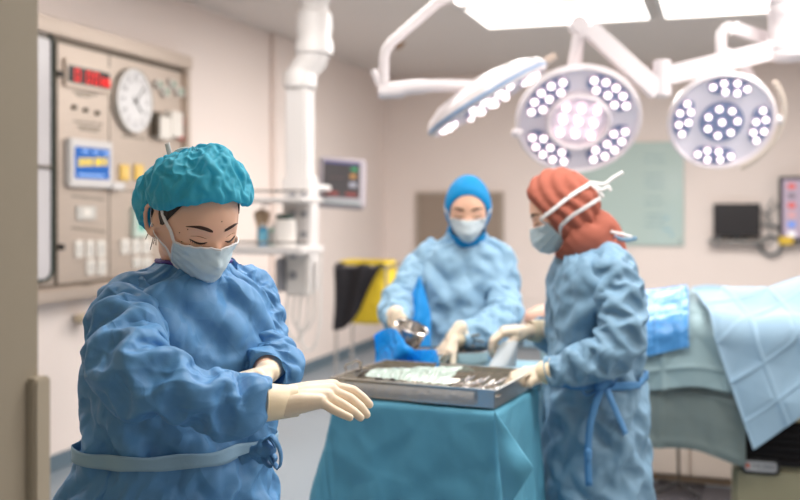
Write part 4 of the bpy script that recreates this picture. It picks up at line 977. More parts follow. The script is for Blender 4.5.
# low white cabinet beyond the table, mat and drip stand
p = P(650, 209, 5.50); Mc = Matrix.Translation((p.x-.3, p.y, 0)) @ Matrix.Rotation(-A18, 4, 'Z')
th = thing('low_cabinet', 'low cream cabinet behind the operating table drapes, near the floor', 'cabinet', Mc.translation)
bm = bmesh.new(); bx(bm, Mc, (0, 0, .04), (1.5, .4, .80)); bmobj('body', bm, mat('cream_laminate', (226, 212, 200), .5), th, bevel=.004)
bm = bmesh.new(); bx(bm, Mc, (.02, .02, 0), (1.48, .38, .04)); bmobj('plinth', bm, mat('tan_plinth', (160, 135, 112), .5), th)
for k in range(3):
    bm = bmesh.new(); bx(bm, Mc, (.01+.495*k, -.014, .05), (.495+.495*k, 0, .78)); d = bmobj('door', bm, mat('cream_laminate', (226, 212, 200), .5), th, bevel=.003)
    bm = bmesh.new(); bx(bm, Mc, (.43+.495*k, -.03, .6), (.445+.495*k, -.014, .74)); bmobj('handle', bm, M_chrome, d)
Mm_ = Matrix.Translation(P(690, 209, 5.0)-Vector((0, 0, CAM_H))) @ Matrix.Rotation(-A18, 4, 'Z')
bm = bmesh.new(); rrect(bm, Mm_ @ Matrix(((1, 0, 0, 0), (0, 0, 1, 0), (0, 1, 0, 0), (0, 0, 0, 1))), -1.0, .9, -.75, .30, .03, 0.001, .014); tag(bmobj('floor_mat', bm, mat('dark_mat', (52, 50, 56), .5)), 'dark rubber mat on the floor under the operating table', 'mat')
p = P(679, 492, 5.15); th = thing('drip_stand', 'thin steel stand pole behind the see-through grey drape', 'stand', (p.x, p.y, .014))
bm = bmesh.new(); tube(bm, [(p.x, p.y, .03), (p.x-.015, p.y, 1.0)], .008, 10); bmobj('pole', bm, M_steel_d, th, smooth=True)
bm = bmesh.new()
for k in range(4):
    a = k*PI/2+.4; tube(bm, [(p.x, p.y, .06), (p.x+.16*math.cos(a), p.y+.16*math.sin(a), .03)], .01, 8)
bmobj('base', bm, M_black, th, smooth=True)
bm = bmesh.new(); cyl(bm, Matrix.Translation((p.x-.004, p.y, .3)), .018, .04, 14); bmobj('clamp', bm, M_black, th, smooth=True)
# ---------------------------------------------------------------- people
M_skin = mat('skin', (230, 184, 158), .48, sss=.15, var=.03, vscale=12)
M_hair = mat('black_hair', (34, 26, 24), .5, bump=.4, bscale=80, stretch=(1, 1, .2))
M_glove = mat('latex_glove', (232, 214, 190), .42, bump=.06, bscale=70, sss=.08)
M_gcuff = mat('glove_cuff_latex', (238, 220, 188), .4, bump=.05, bscale=60)
M_mask = cloth_mat('mask_blue', (204, 224, 233), .65, .1, bump=.02, scale=12)
M_tape = mat('white_tape', (226, 224, 224), .6, bump=.05, bscale=200)
M_lash = mat('lash_black', (28, 18, 16), .6)
M_brow = mat('brow_brown', (66, 42, 32), .7)

def G3(d, c, s):
    c = Vector(c).normalized(); return math.exp(-((1-max(-1, min(1, d.dot(c))))*2)/(s*s))
def Hr(d, soft=False):
    """radius of a head along unit direction d; face looks along -Y, Z up"""
    x, y, z = d
    ay = .092 if y < 0 else .100; az = .112 if z > 0 else .103; ax = .076
    r = 1/math.sqrt((x/ax)**2+(y/ay)**2+(z/az)**2)
    if y < 0 and z < .2: r *= 1-.05*G3(d, (1, -.55, -.75), .5)-.05*G3(d, (-1, -.55, -.75), .5)
    r += .013*G3(d, (0, -.62, -.80), .32)                               # chin
    r += .011*G3(d, (0, -.82, -.50), .30)                               # mouth
    if z < 0 and y > 0: r -= .018*G3(d, (0, .6, -.75), .5)
    if not soft:
        r += .021*G3(d, (0, -.95, -.34), .105)+.011*G3(d, (0, -.99, -.14), .075)   # nose
        for s in (-1, 1):
            r -= .008*G3(d, (s*.37, -.92, .05), .15)
            r += .0065*G3(d, (s*.355, -.93, -.005), .10)
            r += .004*G3(d, (s*.55, -.8, -.22), .24)
            r += .0035*G3(d, (s*.36, -.9, .24), .16)
            r += .004*G3(d, (s*.10, -.95, -.39), .06)
        r += .004*G3(d, (0, -.85, -.62), .10)
    return r
class Head:
    def __init__(s, c, yaw, pitch, roll=0, k=1.0):
        s.c = Vector(c); s.k = k
        s.R = (Matrix.Rotation(math.radians(yaw), 3, 'Z') @ Matrix.Rotation(math.radians(pitch), 3, 'X') @ Matrix.Rotation(math.radians(roll), 3, 'Y'))
    def w(s, p): return s.c+s.R @ (Vector(p)*s.k)
    def on(s, x, y, z, off=0, soft=False):     # point on the head skin in local direction
        d = Vector((x, y, z)).normalized(); return s.w(d*(Hr(d, soft)+off))
def head_bm(bm, h):
    na, ne = 120, 84; V_ = []
    for i in range(1, ne):
        t = PI*i/ne; ring = []
        for j in range(na):
            a = 2*PI*j/na; d = Vector((math.sin(t)*math.cos(a), math.sin(t)*math.sin(a), math.cos(t))); ring.append(bm.verts.new(h.w(d*Hr(d))))
        V_.append(ring)
    top = bm.verts.new(h.w((0, 0, Hr(Vector((0, 0, 1)))))); bot = bm.verts.new(h.w((0, 0, -Hr(Vector((0, 0, -1))))))
    for j in range(na):
        j2 = (j+1) % na; bm.faces.new((top, V_[0][j], V_[0][j2])); bm.faces.new((bot, V_[-1][j2], V_[-1][j]))
        for a, b in zip(V_, V_[1:]): bm.faces.new((a[j], b[j], b[j2], a[j2]))
def ear_bm(bm, h, s):
    c = Vector((s*.074, .012, -.008))
    pts = []
    for k in range(19):
        a = math.radians(-120+k*300/18); r = .028 if a < PI/2 else .026
        pts.append(h.w(c+Vector((s*(.008+.008*math.cos(a-.6)), (.016*math.cos(a)+.006), .032*math.sin(a)))))
    tube(bm, pts, [.003]+[.0048]*17+[.005], 8)
    M_ = Matrix.Translation(h.w(c+Vector((s*.002, .005, 0)))) @ h.R.to_4x4() @ Matrix.Rotation(s*.35, 4, 'Z') @ Matrix.Diagonal((.0055, .017, .029, 1))
    bmesh.ops.create_uvsphere(bm, u_segments=16, v_segments=10, radius=1, matrix=M_)
    bmesh.ops.create_uvsphere(bm, u_segments=12, v_segments=8, radius=.008, matrix=Matrix.Translation(h.w(c+Vector((s*.002, .0, -.028)))))
    bmesh.ops.create_uvsphere(bm, u_segments=12, v_segments=8, radius=.006, matrix=Matrix.Translation(h.w(c+Vector((s*.004, -.013, -.004)))))
def hpath(h, dirs, off, n=8, soft=True):
    L = smoothline([Vector(d) for d in dirs], n); return [h.on(p.x, p.y, p.z, off, soft) for p in L]
def face_details(h, parent, down=True):
    for s in (-1, 1):
        # lash line of the lowered lid
        P_ = [(s*.20, -.95, -.045), (s*.30, -.93, -.075), (s*.42, -.89, -.075), (s*.54, -.82, -.035)]
        L = hpath(h, P_, .0004, 6, soft=False); bm = bmesh.new(); n = len(L); tube(bm, L, [(.0005+.0012*math.sin(PI*i/(n-1))**.6)*h.k for i in range(n)], 6)
        for i in range(3, n-1, 2):
            q = L[i]; d = (h.R @ Vector((s*.15, -.75, -.6))).normalized()*.006*h.k*(.6+.4*i/n); tube(bm, [q, q+d*.6, q+d+h.R @ Vector((0, -.001, .001))], [.0005, .0004, .0002], 4)
        bmobj('eyelashes', bm, M_lash, parent, smooth=True)
        # lid crease
        L = hpath(h, [(s*.22, -.95, .03), (s*.36, -.92, .055), (s*.53, -.83, .03)], .0002, 6, soft=False); bm = bmesh.new(); tube(bm, L, [.0003+.0005*math.sin(PI*i/(len(L)-1)) for i in range(len(L))], 6); bmobj('lid_crease', bm, mat('lid_shadow_brown', (150, 100, 80), .6), parent, smooth=True)
        # brow
        P_ = [(s*.13, -.97, .20), (s*.30, -.92, .255), (s*.46, -.86, .265), (s*.64, -.74, .215)]
        L = smoothline([Vector(p) for p in P_], 5); G = []
        for i, p in enumerate(L):
            f = i/(len(L)-1); hw = (.040 if f < .5 else .040*(1-(f-.5)*1.7))*min(1, .55+f*3)
            G.append([list(h.on(p.x, p.y, p.z+t*hw, .0012 if abs(t) < .9 else .0001)) for t in (-1, -.5, 0, .5, 1)])
        grid_mesh('eyebrow', np.array(G), M_brow, parent, subsurf=1)
def mask_on(h, parent, m=None, beak=.014, low=-.92, pleat=True, topz=-.10):
    na, nv = 41, 26; G = np.zeros((nv, na, 3))
    for i in range(nv):
        f = i/(nv-1)
        for j in range(na):
            u = j/(na-1)*2-1; az = u*math.radians(52+8*(i/(nv-1)))
            # elevation runs from the nose bridge to under the chin
            zt = math.radians(-4-6*abs(u)**1.5+(-2 if True else 0)); zb = math.radians(-64+12*abs(u)**2)
            el = zt+(zb-zt)*f
            d = Vector((math.sin(az)*math.cos(el), -math.cos(az)*math.cos(el), math.sin(el)))
            r = Hr(d, True)+.0035+beak*math.exp(-(u/.48)**2)*math.sin(PI*min(1, f*.85+.15))**.8*(1-.45*f)+.003*math.sin(PI*f)*(1-abs(u))
            if pleat:
                e = min(1, (1-abs(u))*9)
                for c_ in (.30, .50, .70):
                    t = (f-c_)/.035
                    r += .006*e*(1/(1+math.exp(-t*2)))-(.006*e*min(1, max(0, (f-c_)/.2)))
            G[i, j] = h.w(d*max(r, Hr(d)+.006))
    rng = np.random.RandomState(3); N = rng.randn(nv, na, 3)*.0012
    for _ in range(1): N = (N+np.roll(N, 1, 0)+np.roll(N, 1, 1)+np.roll(N, -1, 1))/3
    N[:, :2] = 0; N[:, -2:] = 0
    G += N
    mk = grid_mesh('face_mask', G, m or M_mask, parent, solid=.0012)
    for nm, L in (('top_binding', G[0]), ('side_binding', G[:, 0]), ('side_binding', G[:, -1]), ('bottom_binding', G[-1])):
        bm = bmesh.new(); tube(bm, [Vector(p) for p in L], .0019, 6); bmobj(nm, bm, M_tape, mk, smooth=True)
    return mk, G
def strap(h, parent, a, dirs, off=.004, width=.009, end=None, name='mask_strap'):
    L = ([Vector(a)] if a is not None else [])+hpath(h, dirs, off, 5)
    L = L+[Vector(e) for e in (end or [])]
    side = []
    for p in L:
        rad = (p-h.c).normalized(); side.append(rad)
    T, _ = frames(L); G = []
    for p, t, r in zip(L, T, side):
        s = t.cross(r); s = s.normalized() if s.length > 1e-3 else Vector((0, 0, 1)); G.append([list(p-s*width/2), list(p+r*.0006), list(p+s*width/2)])
    return grid_mesh(name, np.array(G), M_tape, parent, subsurf=1, solid=.0009)

def hand(name, parent, w_, f, n, s, curl=(25, 30, 20), spread=4, k=1.0, thumb=(40, 25), m=None, curls=None, voxel=.0028, fore=None):
    """glove: w_ wrist, f finger direction, n palm-facing normal, s thumb side"""
    w_ = Vector(w_); f = Vector(f).normalized(); n = Vector(n); n = (n-f*n.dot(f)).normalized(); sgn = 1 if f.cross(n).dot(Vector(s)) > 0 else -1; s = f.cross(n)*sgn
    bm = bmesh.new(); K = k
    mcp = []
    for i, (sx, fy, r) in enumerate(((.031, .088, .0098), (.0105, .092, .0100), (-.0105, .088, .0094), (-.030, .079, .0085))):
        p = w_+(s*sx+f*fy)*K; mcp.append(p)
        chain(bm, [w_+(s*sx*.55)*K, w_+(s*sx*.85+f*fy*.55)*K-n*.001, p], [.0165*K, .0150*K, (r+.0035)*K], 12)
        seg = ((.043, .026, .021), (.048, .030, .022), (.044, .028, .022), (.034, .021, .019))[i]
        cu = (curls[i] if curls else curl); q = p; ang = 0; rr = r*K; pts = [p]; rs = [rr]
        d0 = (Matrix.Rotation(math.radians(-spread*(i-1.5))*sgn, 3, n) @ f)
        for L, c in zip(seg, cu):
            ang += c; d = d0*math.cos(math.radians(ang))+n*math.sin(math.radians(ang)); q = q+d*L*K; pts.append(q); rr *= .93; rs.append(rr)
        chain(bm, pts, rs, 12)
    chain(bm, [mcp[0]-f*.018*K, mcp[3]-f*.014*K], [.0135*K, .0115*K]); chain(bm, [mcp[0]-f*.04*K, mcp[3]-f*.034*K], [.016*K, .014*K])
    a, b = thumb; t0 = w_+(s*.022+f*.020+n*.006)*K
    d1 = (s*math.sin(math.radians(a))+f*math.cos(math.radians(a))+n*.35).normalized(); d2 = (d1+(f*.5+n*.3-s*.2)*(b/25)*.6).normalized(); d3 = (d2+(f*.4+n*.3-s*.3)*(b/25)*.5).normalized()
    chain(bm, [t0, t0+d1*.040*K, t0+d1*.040*K+d2*.032*K, t0+d1*.040*K+d2*.032*K+d3*.024*K], [.0165*K, .0125*K, .0108*K, .0092*K])
    chain(bm, [w_-f*.05*K, w_] if fore is None else [w_+(Vector(fore)-w_).normalized()*.07, w_], [.023 if fore is not None else .026*K, .0245*K])
    return link(name, remesh(bm, voxel*max(1, k*.9), 3), m or M_glove, parent)

def sleeve(parent, pts, rs, seed, m, n=44, mm=30, gu=1.10, gv=1.12, caps=(), name='sleeve', anchor=.028, elbow=None, upd=True, steps=(70, 40), bend=(.25, .18), crm=.003, crf=9, crst=(1, 1, 1), fo=.013, lu=.085, lv=.20, skew=.6, hi=False):
    G = loft_path(pts, rs, n, mm)
    pin = np.zeros((n, mm)); pin[-1] = 1; pin[0] = 1
    G = cloth(G, growu=gu, growv=gv, steps=steps[0], pin=pin, anchor=anchor, caps=caps, grav=.00015, jitter=.006, bend=bend[0], seed=seed)
    if upd:
        G = up2(G); pin = np.zeros(G.shape[:2]); pin[-1] = 1; pin[0] = 1
        G = cloth(G, growu=1.015, growv=1.02, steps=steps[1], pin=pin, anchor=.03, caps=caps, jitter=.0012, bend=bend[1], seed=seed+1)
    if hi: G = up2(G)
    if fo: G = folds(G, fo, lu, lv, seed, skew)
    G = crumple(G, crm, crf, seed, st=crst)
    return grid_mesh(name, G, m, parent, closed=True, subsurf=1)
def torso(parent, prof, yaw, m, seed, n=56, mm=72, caps=(), gu=1.05, gv=1.05, name='gown_body', anchor=.02, flare=0, belt=None, steps=(80, 45), crm=.004, crf=7, fo=.017, lu=.11, lv=.34, skew=.25, hi=False):
    """prof: list of (z, cx, cy, a, b) from collar to hem"""
    c_, s_ = math.cos(math.radians(yaw)), math.sin(math.radians(yaw))
    zs = [p[0] for p in prof]; L = [smoothline([Vector((p[k], 0, 0)) for p in prof], 12) for k in range(5)]
    d = [0]
    for i in range(1, len(L[0])):
        dz = L[0][i].x-L[0][i-1].x; da = L[3][i].x-L[3][i-1].x; d.append(d[-1]+math.hypot(dz, da))
    G = np.zeros((n, mm, 3)); row = []
    for i in range(n):
        t = d[-1]*i/(n-1); j = min(len(d)-2, max(0, int(np.searchsorted(d, t))-1)); f = (t-d[j])/(d[j+1]-d[j]+1e-9)
        z, cx, cy, a, b = [L[k][j].x*(1-f)+L[k][j+1].x*f for k in range(5)]
        row.append(z)
        for k in range(mm):
            th = 2*PI*k/mm; e = .88; x = a*abs(math.cos(th))**e*math.copysign(1, math.cos(th)); y = b*abs(math.sin(th))**e*math.copysign(1, math.sin(th))
            fl = max(0, (1.0-z))*flare; x *= 1+fl*.5*math.sin(5*th+seed); y *= 1+fl*.5*math.sin(5*th+seed)
            G[i, k] = (cx+c_*x-s_*y, cy+s_*x+c_*y, z)
    gu_ = np.full((n, mm), gu); gv_ = np.full((n, mm), gv); pin = np.zeros((n, mm)); pin[0] = 1
    if belt:
        for i, z in enumerate(row):
            if abs(z-belt) < .02: pin[i] = .7
    G = cloth(G, growu=gu_, growv=gv_, steps=steps[0], pin=pin, anchor=anchor, caps=caps, grav=.0001, jitter=.010, bend=.3, seed=seed)
    G = up2(G); pin = np.zeros(G.shape[:2]); pin[0] = 1
    G = cloth(G, growu=1.012, growv=1.015, steps=steps[1], pin=pin, anchor=.03, caps=caps, jitter=.0015, bend=.2, seed=seed+5)
    G0_ = G
    if hi: G = up2(G)
    G = folds(G, fo, lu, lv, seed, skew)
    G = crumple(G, crm, crf, seed, st=(1, 1, .7))
    g = grid_mesh(name, G, m, parent, closed=True, subsurf=1, solid=0)
    return g, G
def around(G, zf, off, a0, a1, n=60):
    """points on the gown tube G at height function zf(f), from ring index a0..a1 (fractions of a turn)"""
    out = []; nr, m = G.shape[:2]
    for i in range(n+1):
        f = i/n; k = ((a0+(a1-a0)*f) % 1)*m; k0 = int(k) % m; k1 = (k0+1) % m; fr = k-int(k)
        col = G[:, k0]*(1-fr)+G[:, k1]*fr; z = zf(f); j = int(np.argmin(np.abs(col[:, 2]-z)))
        c = G[j].mean(0); p = Vector(col[j]); o = p-Vector(c); o.z = 0; o.normalize(); p = p+o*off; p.z = z; out.append((p, o))
    # smooth
    for _ in range(4):
        q = [x[0] for x in out]; out = [(((q[max(0, i-1)]+q[i]*2+q[min(n, i+1)])/4), out[i][1]) for i in range(n+1)]
    return out
def band(name, pr, width, m, parent, th=.0016, wave=0):
    G = []
    for i, (p, o) in enumerate(pr):
        w2 = width/2; G.append([list(p+Vector((0, 0, -w2))+o*.001), list(p+Vector((0, 0, -w2*.3))+o*(.002+wave*math.sin(i*.9))), list(p+Vector((0, 0, w2*.4))+o*.001), list(p+Vector((0, 0, w2)))])
    return grid_mesh(name, np.array(G), m, parent, solid=th, subsurf=1)
def body(parent, h, neck, sh, hip, feet, arms, m=None, voxel=.005, ears=True):
    """one continuous figure: head, neck, trunk, arms, legs"""
    bm = bmesh.new(); head_bm(bm, h)
    for s in ((-1, 1) if ears else ()): ear_bm(bm, h, s)
    nt = h.w((0, .022, -.07)); chain(bm, [nt, (nt+Vector(neck))/2, neck], [.052, .050, .056])
    sl, sr = Vector(sh[0]), Vector(sh[1]); mid = (sl+sr)/2; hp = Vector(hip)
    chain(bm, [neck, mid+Vector((0, 0, -.03))], [.06, .085]); chain(bm, [sl.lerp(sr, .06), sr.lerp(sl, .06)], [.042, .042]); ax = (sr-sl).normalized()
    for s in (-1, 1):
        c = mid+Vector((0, 0, -.06)); chain(bm, [c+ax*.075*s, c+ax*.07*s+(hp-c)*.45, hp+ax*.075*s], [.078, .070, .075])
        fo = Vector(feet[0] if s < 0 else feet[1]); kn = (hp+ax*.08*s).lerp(fo, .5)+Vector((0, 0, .0))
        chain(bm, [hp+ax*.08*s, kn, fo+Vector((0, 0, .09))], [.072, .052, .038])
    for (a, b, c) in arms: chain(bm, [a, Vector(a).lerp(Vector(b), .5), b, Vector(b).lerp(Vector(c), .4), Vector(b).lerp(Vector(c), .93)], [.038, .036, .032, .030, .020])
    return link('body', remesh(bm, voxel, 2), m or M_skin, parent)
def shoe(parent, p, d, m):
    p = Vector(p); d = Vector(d).normalized(); bm = bmesh.new()
    chain(bm, [p-d*.05+Vector((0, 0, .045)), p+d*.07+Vector((0, 0, .038)), p+d*.15+Vector((0, 0, .03))], [.045, .038, .03]); chain(bm, [p+Vector((0, 0, .05)), p+Vector((0, 0, .10))], [.045, .05])
    me = remesh(bm, .006, 4); 
    for v in me.vertices: v.co.z = max(v.co.z, .0015)
    return link('shoe', me, m, parent)

# ===== nurse in front: teal bouffant cap
M_g1 = cloth_mat('gown_blue', (92, 147, 197), .5, .14, spec=.4, bump=.30, scale=8)
N1 = thing('person', 'nurse in the foreground in a turquoise bouffant cap pulling on cream gloves', 'person', (-.42, 1.95, 0))
h1 = Head(P(196, 218, 1.90), 40, 27, -3, .985)
pr1 = [P(190, 262, 1.95), P(109, 296, 1.84), P(262, 290, 2.02)]
neck1 = Vector((-.405, 1.955, 1.345)); sR = P(132, 302, 1.87); sL = P(243, 293, 2.01)
eR = P(134, 378, 1.67); wR = P(284, 402, 1.70); eL = P(268, 353, 1.96); wL = P(266, 373, 1.83)
body(N1, h1, neck1, (sR, sL), (-.44, 1.95, .90), [(-.52, 1.93, 0), (-.36, 2.0, 0)], [(sR, eR, wR), (sL, eL, wL)], voxel=.0042)
M_shoe = mat('white_clog', (215, 215, 215), .5)
for f in ((-.52, 1.93, 0), (-.36, 2.0, 0)): shoe(N1, f, (.64, -.77, 0), M_shoe)
M_trou = cloth_mat('scrub_trousers', (60, 120, 165), .7, .05)
def trousers(parent, hip, feet, ax, m, seed):
    for s, f in ((-1, feet[0]), (1, feet[1])):
        hp = Vector(hip)+Vector(ax).normalized()*.08*s; sleeve(parent, [hp, hp.lerp(Vector(f), .5), Vector(f)+Vector((0, 0, .06))], [.082, .075, .070], seed+s, m, n=26, mm=22, gu=1.03, gv=1.03, name='trouser_leg', fo=0, upd=False, steps=(30, 0))
trousers(N1, (-.44, 1.95, .88), [(-.52, 1.93, 0), (-.36, 2.0, 0)], sL-sR, M_trou, 5)
prof1 = [(1.372, -.403, 1.958, .066, .062), (1.350, -.405, 1.958, .085, .080), (1.325, -.408, 1.955, .148, .098), (1.285, -.410, 1.95, .176, .115), (1.22, -.415, 1.94, .180, .128), (1.12, -.426, 1.935, .182, .140), (1.00, -.432, 1.93, .180, .148), (.90, -.445, 1.93, .205, .170), (.70, -.45, 1.93, .235, .20), (.42, -.455, 1.93, .255, .22)]
cap1 = [(tuple(sR), tuple(eR), .05), (tuple(eR), tuple(wR), .045), (tuple(sL), tuple(eL), .04)]
g1, T1 = torso(N1, prof1, 40, M_g1, 11, n=60, mm=80, caps=cap1, gu=1.055, gv=1.045, flare=.10, steps=(90, 50), hi=True)
sleeve(N1, [P(172, 288, 1.94), P(138, 306, 1.87), P(124, 340, 1.75), P(134, 370, 1.655), P(180, 388, 1.63), P(230, 402, 1.655), P(248, 402, 1.667), P(259, 402, 1.68), P(269, 402, 1.686)], [.050, .064, .065, .064, .058, .049, .042, .028, .026], 21, M_g1, n=64, mm=40, hi=True, gu=1.06, gv=1.12, caps=[(tuple(sR), tuple(eR), .045), (tuple(eR), tuple(wR), .036)], anchor=.022, steps=(90, 50))
sleeve(N1, [P(222, 278, 1.98), P(247, 292, 2.02), P(259, 325, 1.99), P(264, 352, 1.95), P(275, 367, 1.90), P(269, 372, 1.85)], [.045, .054, .051, .052, .050, .032], 31, M_g1, n=50, mm=34, hi=True, gu=1.05, gv=1.12, caps=[(tuple(sL), tuple(eL), .04), (tuple(eL), tuple(wL), .034)], anchor=.022, steps=(90, 50))
# purple collar binding
L = [Vector(T1[1, k])+(Vector(T1[1, k])-Vector((-.403, 1.958, 1.37))).normalized()*.002 for k in list(range(T1.shape[1]))+[0]]
for _ in range(3): L = [L[0]]+[(L[i-1]+L[i]*2+L[i+1])/4 for i in range(1, len(L)-1)]+[L[-1]]
bm = bmesh.new(); tube(bm, L, .0042, 8); bmobj('collar_binding', bm, mat('purple_binding', (72, 48, 122), .6), g1, smooth=True)
# front hand: cream glove, explicit finger joints
bm = bmesh.new()
F = {'i': [(333, 386.5, 1.742), (353, 390.5, 1.750), (363, 398, 1.752), (369.5, 404.5, 1.752)],
     'm': [(331, 391, 1.722), (350, 398.5, 1.728), (360.5, 407, 1.728), (366.5, 414.5, 1.728)],
     'r': [(327, 396.5, 1.702), (344, 405.5, 1.704), (354, 412, 1.704), (360.5, 417.5, 1.704)],
     'l': [(320, 401.5, 1.684), (333, 409.5, 1.682), (343, 414.5, 1.682), (350, 417.5, 1.682)]}
rad = {'i': (.0098, .0090, .0084, .0074), 'm': (.0100, .0092, .0085, .0076), 'r': (.0096, .0088, .0081, .0072), 'l': (.0088, .0080, .0073, .0066)}
wr = P(286, 401.5, 1.70)
for k_, j in F.items():
    pt = [P(*q) for q in j]; chain(bm, pt, rad[k_], 14)
    o_ = {'i': .016, 'm': .006, 'r': -.005, 'l': -.013}[k_]
    base = wr+Vector((0, o_*.9, o_*.35)); chain(bm, [base, base.lerp(pt[0], .5)+Vector((0, 0, .001)), pt[0]], [.0205, .0175, rad[k_][0]+.0035], 14)
chain(bm, [P(*F['i'][0]).lerp(wr, .3), P(*F['l'][0]).lerp(wr, .25)], [.015, .0135]); chain(bm, [P(*F['i'][0]).lerp(wr, .12), P(*F['l'][0]).lerp(wr, .1)], [.0125, .0115])
chain(bm, [P(300, 398, 1.73), P(322, 398, 1.775), P(340, 402, 1.785), P(352, 407, 1.780)], [.016, .0125, .011, .0095])
chain(bm, [P(262, 402, 1.685), wr], [.027, .0235])
link('glove', remesh(bm, .0021, 3), M_glove, N1)
# glove cuff with rolled edge, pulled over the sleeve end
G = loft_path([P(265, 402, 1.683), P(273, 402, 1.688), P(285, 401.5, 1.70), P(297, 400.5, 1.706)], [.0325, .0300, .0275, .0262], 14, 40)
G = cloth(G, growu=1.03, growv=1.04, steps=40, anchor=.06, jitter=.002, seed=3)
cf = grid_mesh('glove_cuff', G, M_gcuff, N1, closed=True, solid=.001)
bm = bmesh.new(); tube(bm, [Vector(p) for p in list(G[0])+[G[0][0]]], .0017, 8, cap=False); bmobj('rolled_edge', bm, M_gcuff, cf, smooth=True)
# sleeve cuff (grey-blue knit) showing under the glove
G = loft_path([P(258, 402, 1.68), P(266, 402, 1.684)], [.0335, .0325], 5, 36); grid_mesh('knit_cuff', G, mat('knit_cuff', (150, 168, 182), .8, bump=.3, bscale=120), N1, closed=True)
# other hand clutching the sleeve end
fd = (P(243, 378, 1.74)-wL); hand('glove', N1, wL, (-.66, -.72, -.10), (.1, -.25, -.95), (.7, -.7, .1), curls=[(42, 62, 40), (48, 66, 40), (52, 66, 40), (55, 66, 40)], k=.90, thumb=(38, 55), spread=1, fore=P(278, 364, 1.92))
# face, hair, ear stud, cap, mask
face_details(h1, N1)
def patch(name, h, parent, az0, az1, lo, hi, off, m, n=20, k=30, soft=True, nz=0):
    G = np.zeros((n, k, 3)); rng = random.Random(5)
    for i in range(n):
        for j in range(k):
            a = math.radians(az0+(az1-az0)*j/(k-1)); f = i/(n-1); e = math.radians(lo(j/(k-1))*(1-f)+hi(j/(k-1))*f)
            d = Vector((math.sin(a)*math.cos(e), -math.cos(a)*math.cos(e), math.sin(e))); edge = min(1, 5*min(f+.02, (j+.2)/(k-1), 1-(j-.2)/(k-1)))
            G[i, j] = h.w(d*(Hr(d, soft)+off*max(.35, edge)+nz*math.sin(j*2.1)))
    return grid_mesh(name, G, m, parent)
# hair: azimuth measured from the face direction, her right side is negative
patch('hair', h1, N1, -112, -50, lambda f: (-10+14*f) if f < .55 else -2+42*(f-.55)/.45, lambda f: 60, .004, M_hair, nz=.0006)
patch('hair', h1, N1, 50, 112, lambda f: 24-36*f, lambda f: 60, .004, M_hair, nz=.0006)
patch('hair', h1, N1, 100, 260, lambda f: -38+10*abs(f-.5), lambda f: 60, .008, M_hair, nz=.001, k=50)
random.seed(3); bm = bmesh.new()
for k in range(4):
    a = math.radians(-112-random.uniform(0, 30)); e = math.radians(-20-random.uniform(0, 20)); p0 = h1.on(math.sin(a)*math.cos(e), -math.cos(a)*math.cos(e), math.sin(e), .006)
    p1 = p0+Vector((random.uniform(-.012, .01), random.uniform(-.01, .01), -.022)); tube(bm, smoothline([p0, p0.lerp(p1, .5)+Vector((.004, 0, 0)), p1+Vector((0, 0, -.012))], 4), .0007, 5)
bmobj('loose_hair', bm, M_hair, N1, smooth=True)
bm = bmesh.new(); bmesh.ops.create_uvsphere(bm, u_segments=12, v_segments=8, radius=.0032, matrix=Matrix.Translation(h1.w((-.0870, .004, -.012)))); bmobj('ear_stud', bm, M_chrome, N1, smooth=True)
bm = bmesh.new()
for (x, y, z) in ((-.60, -.78, .16), (-.52, -.85, -.16), (-.66, -.73, -.16), (-.66, -.70, -.34), (-.72, -.66, .02), (.05, -.98, .42)):
    q = h1.on(x, y, z, 0); bmesh.ops.create_uvsphere(bm, u_segments=8, v_segments=6, radius=.0011, matrix=Matrix.Translation(q))
bmobj('mole', bm, M_brow, N1, smooth=True)
mk, MG = mask_on(h1, N1)
M_cap = cloth_mat('bouffant_cap', (76, 188, 214), .6, .45, bump=.06, scale=14)
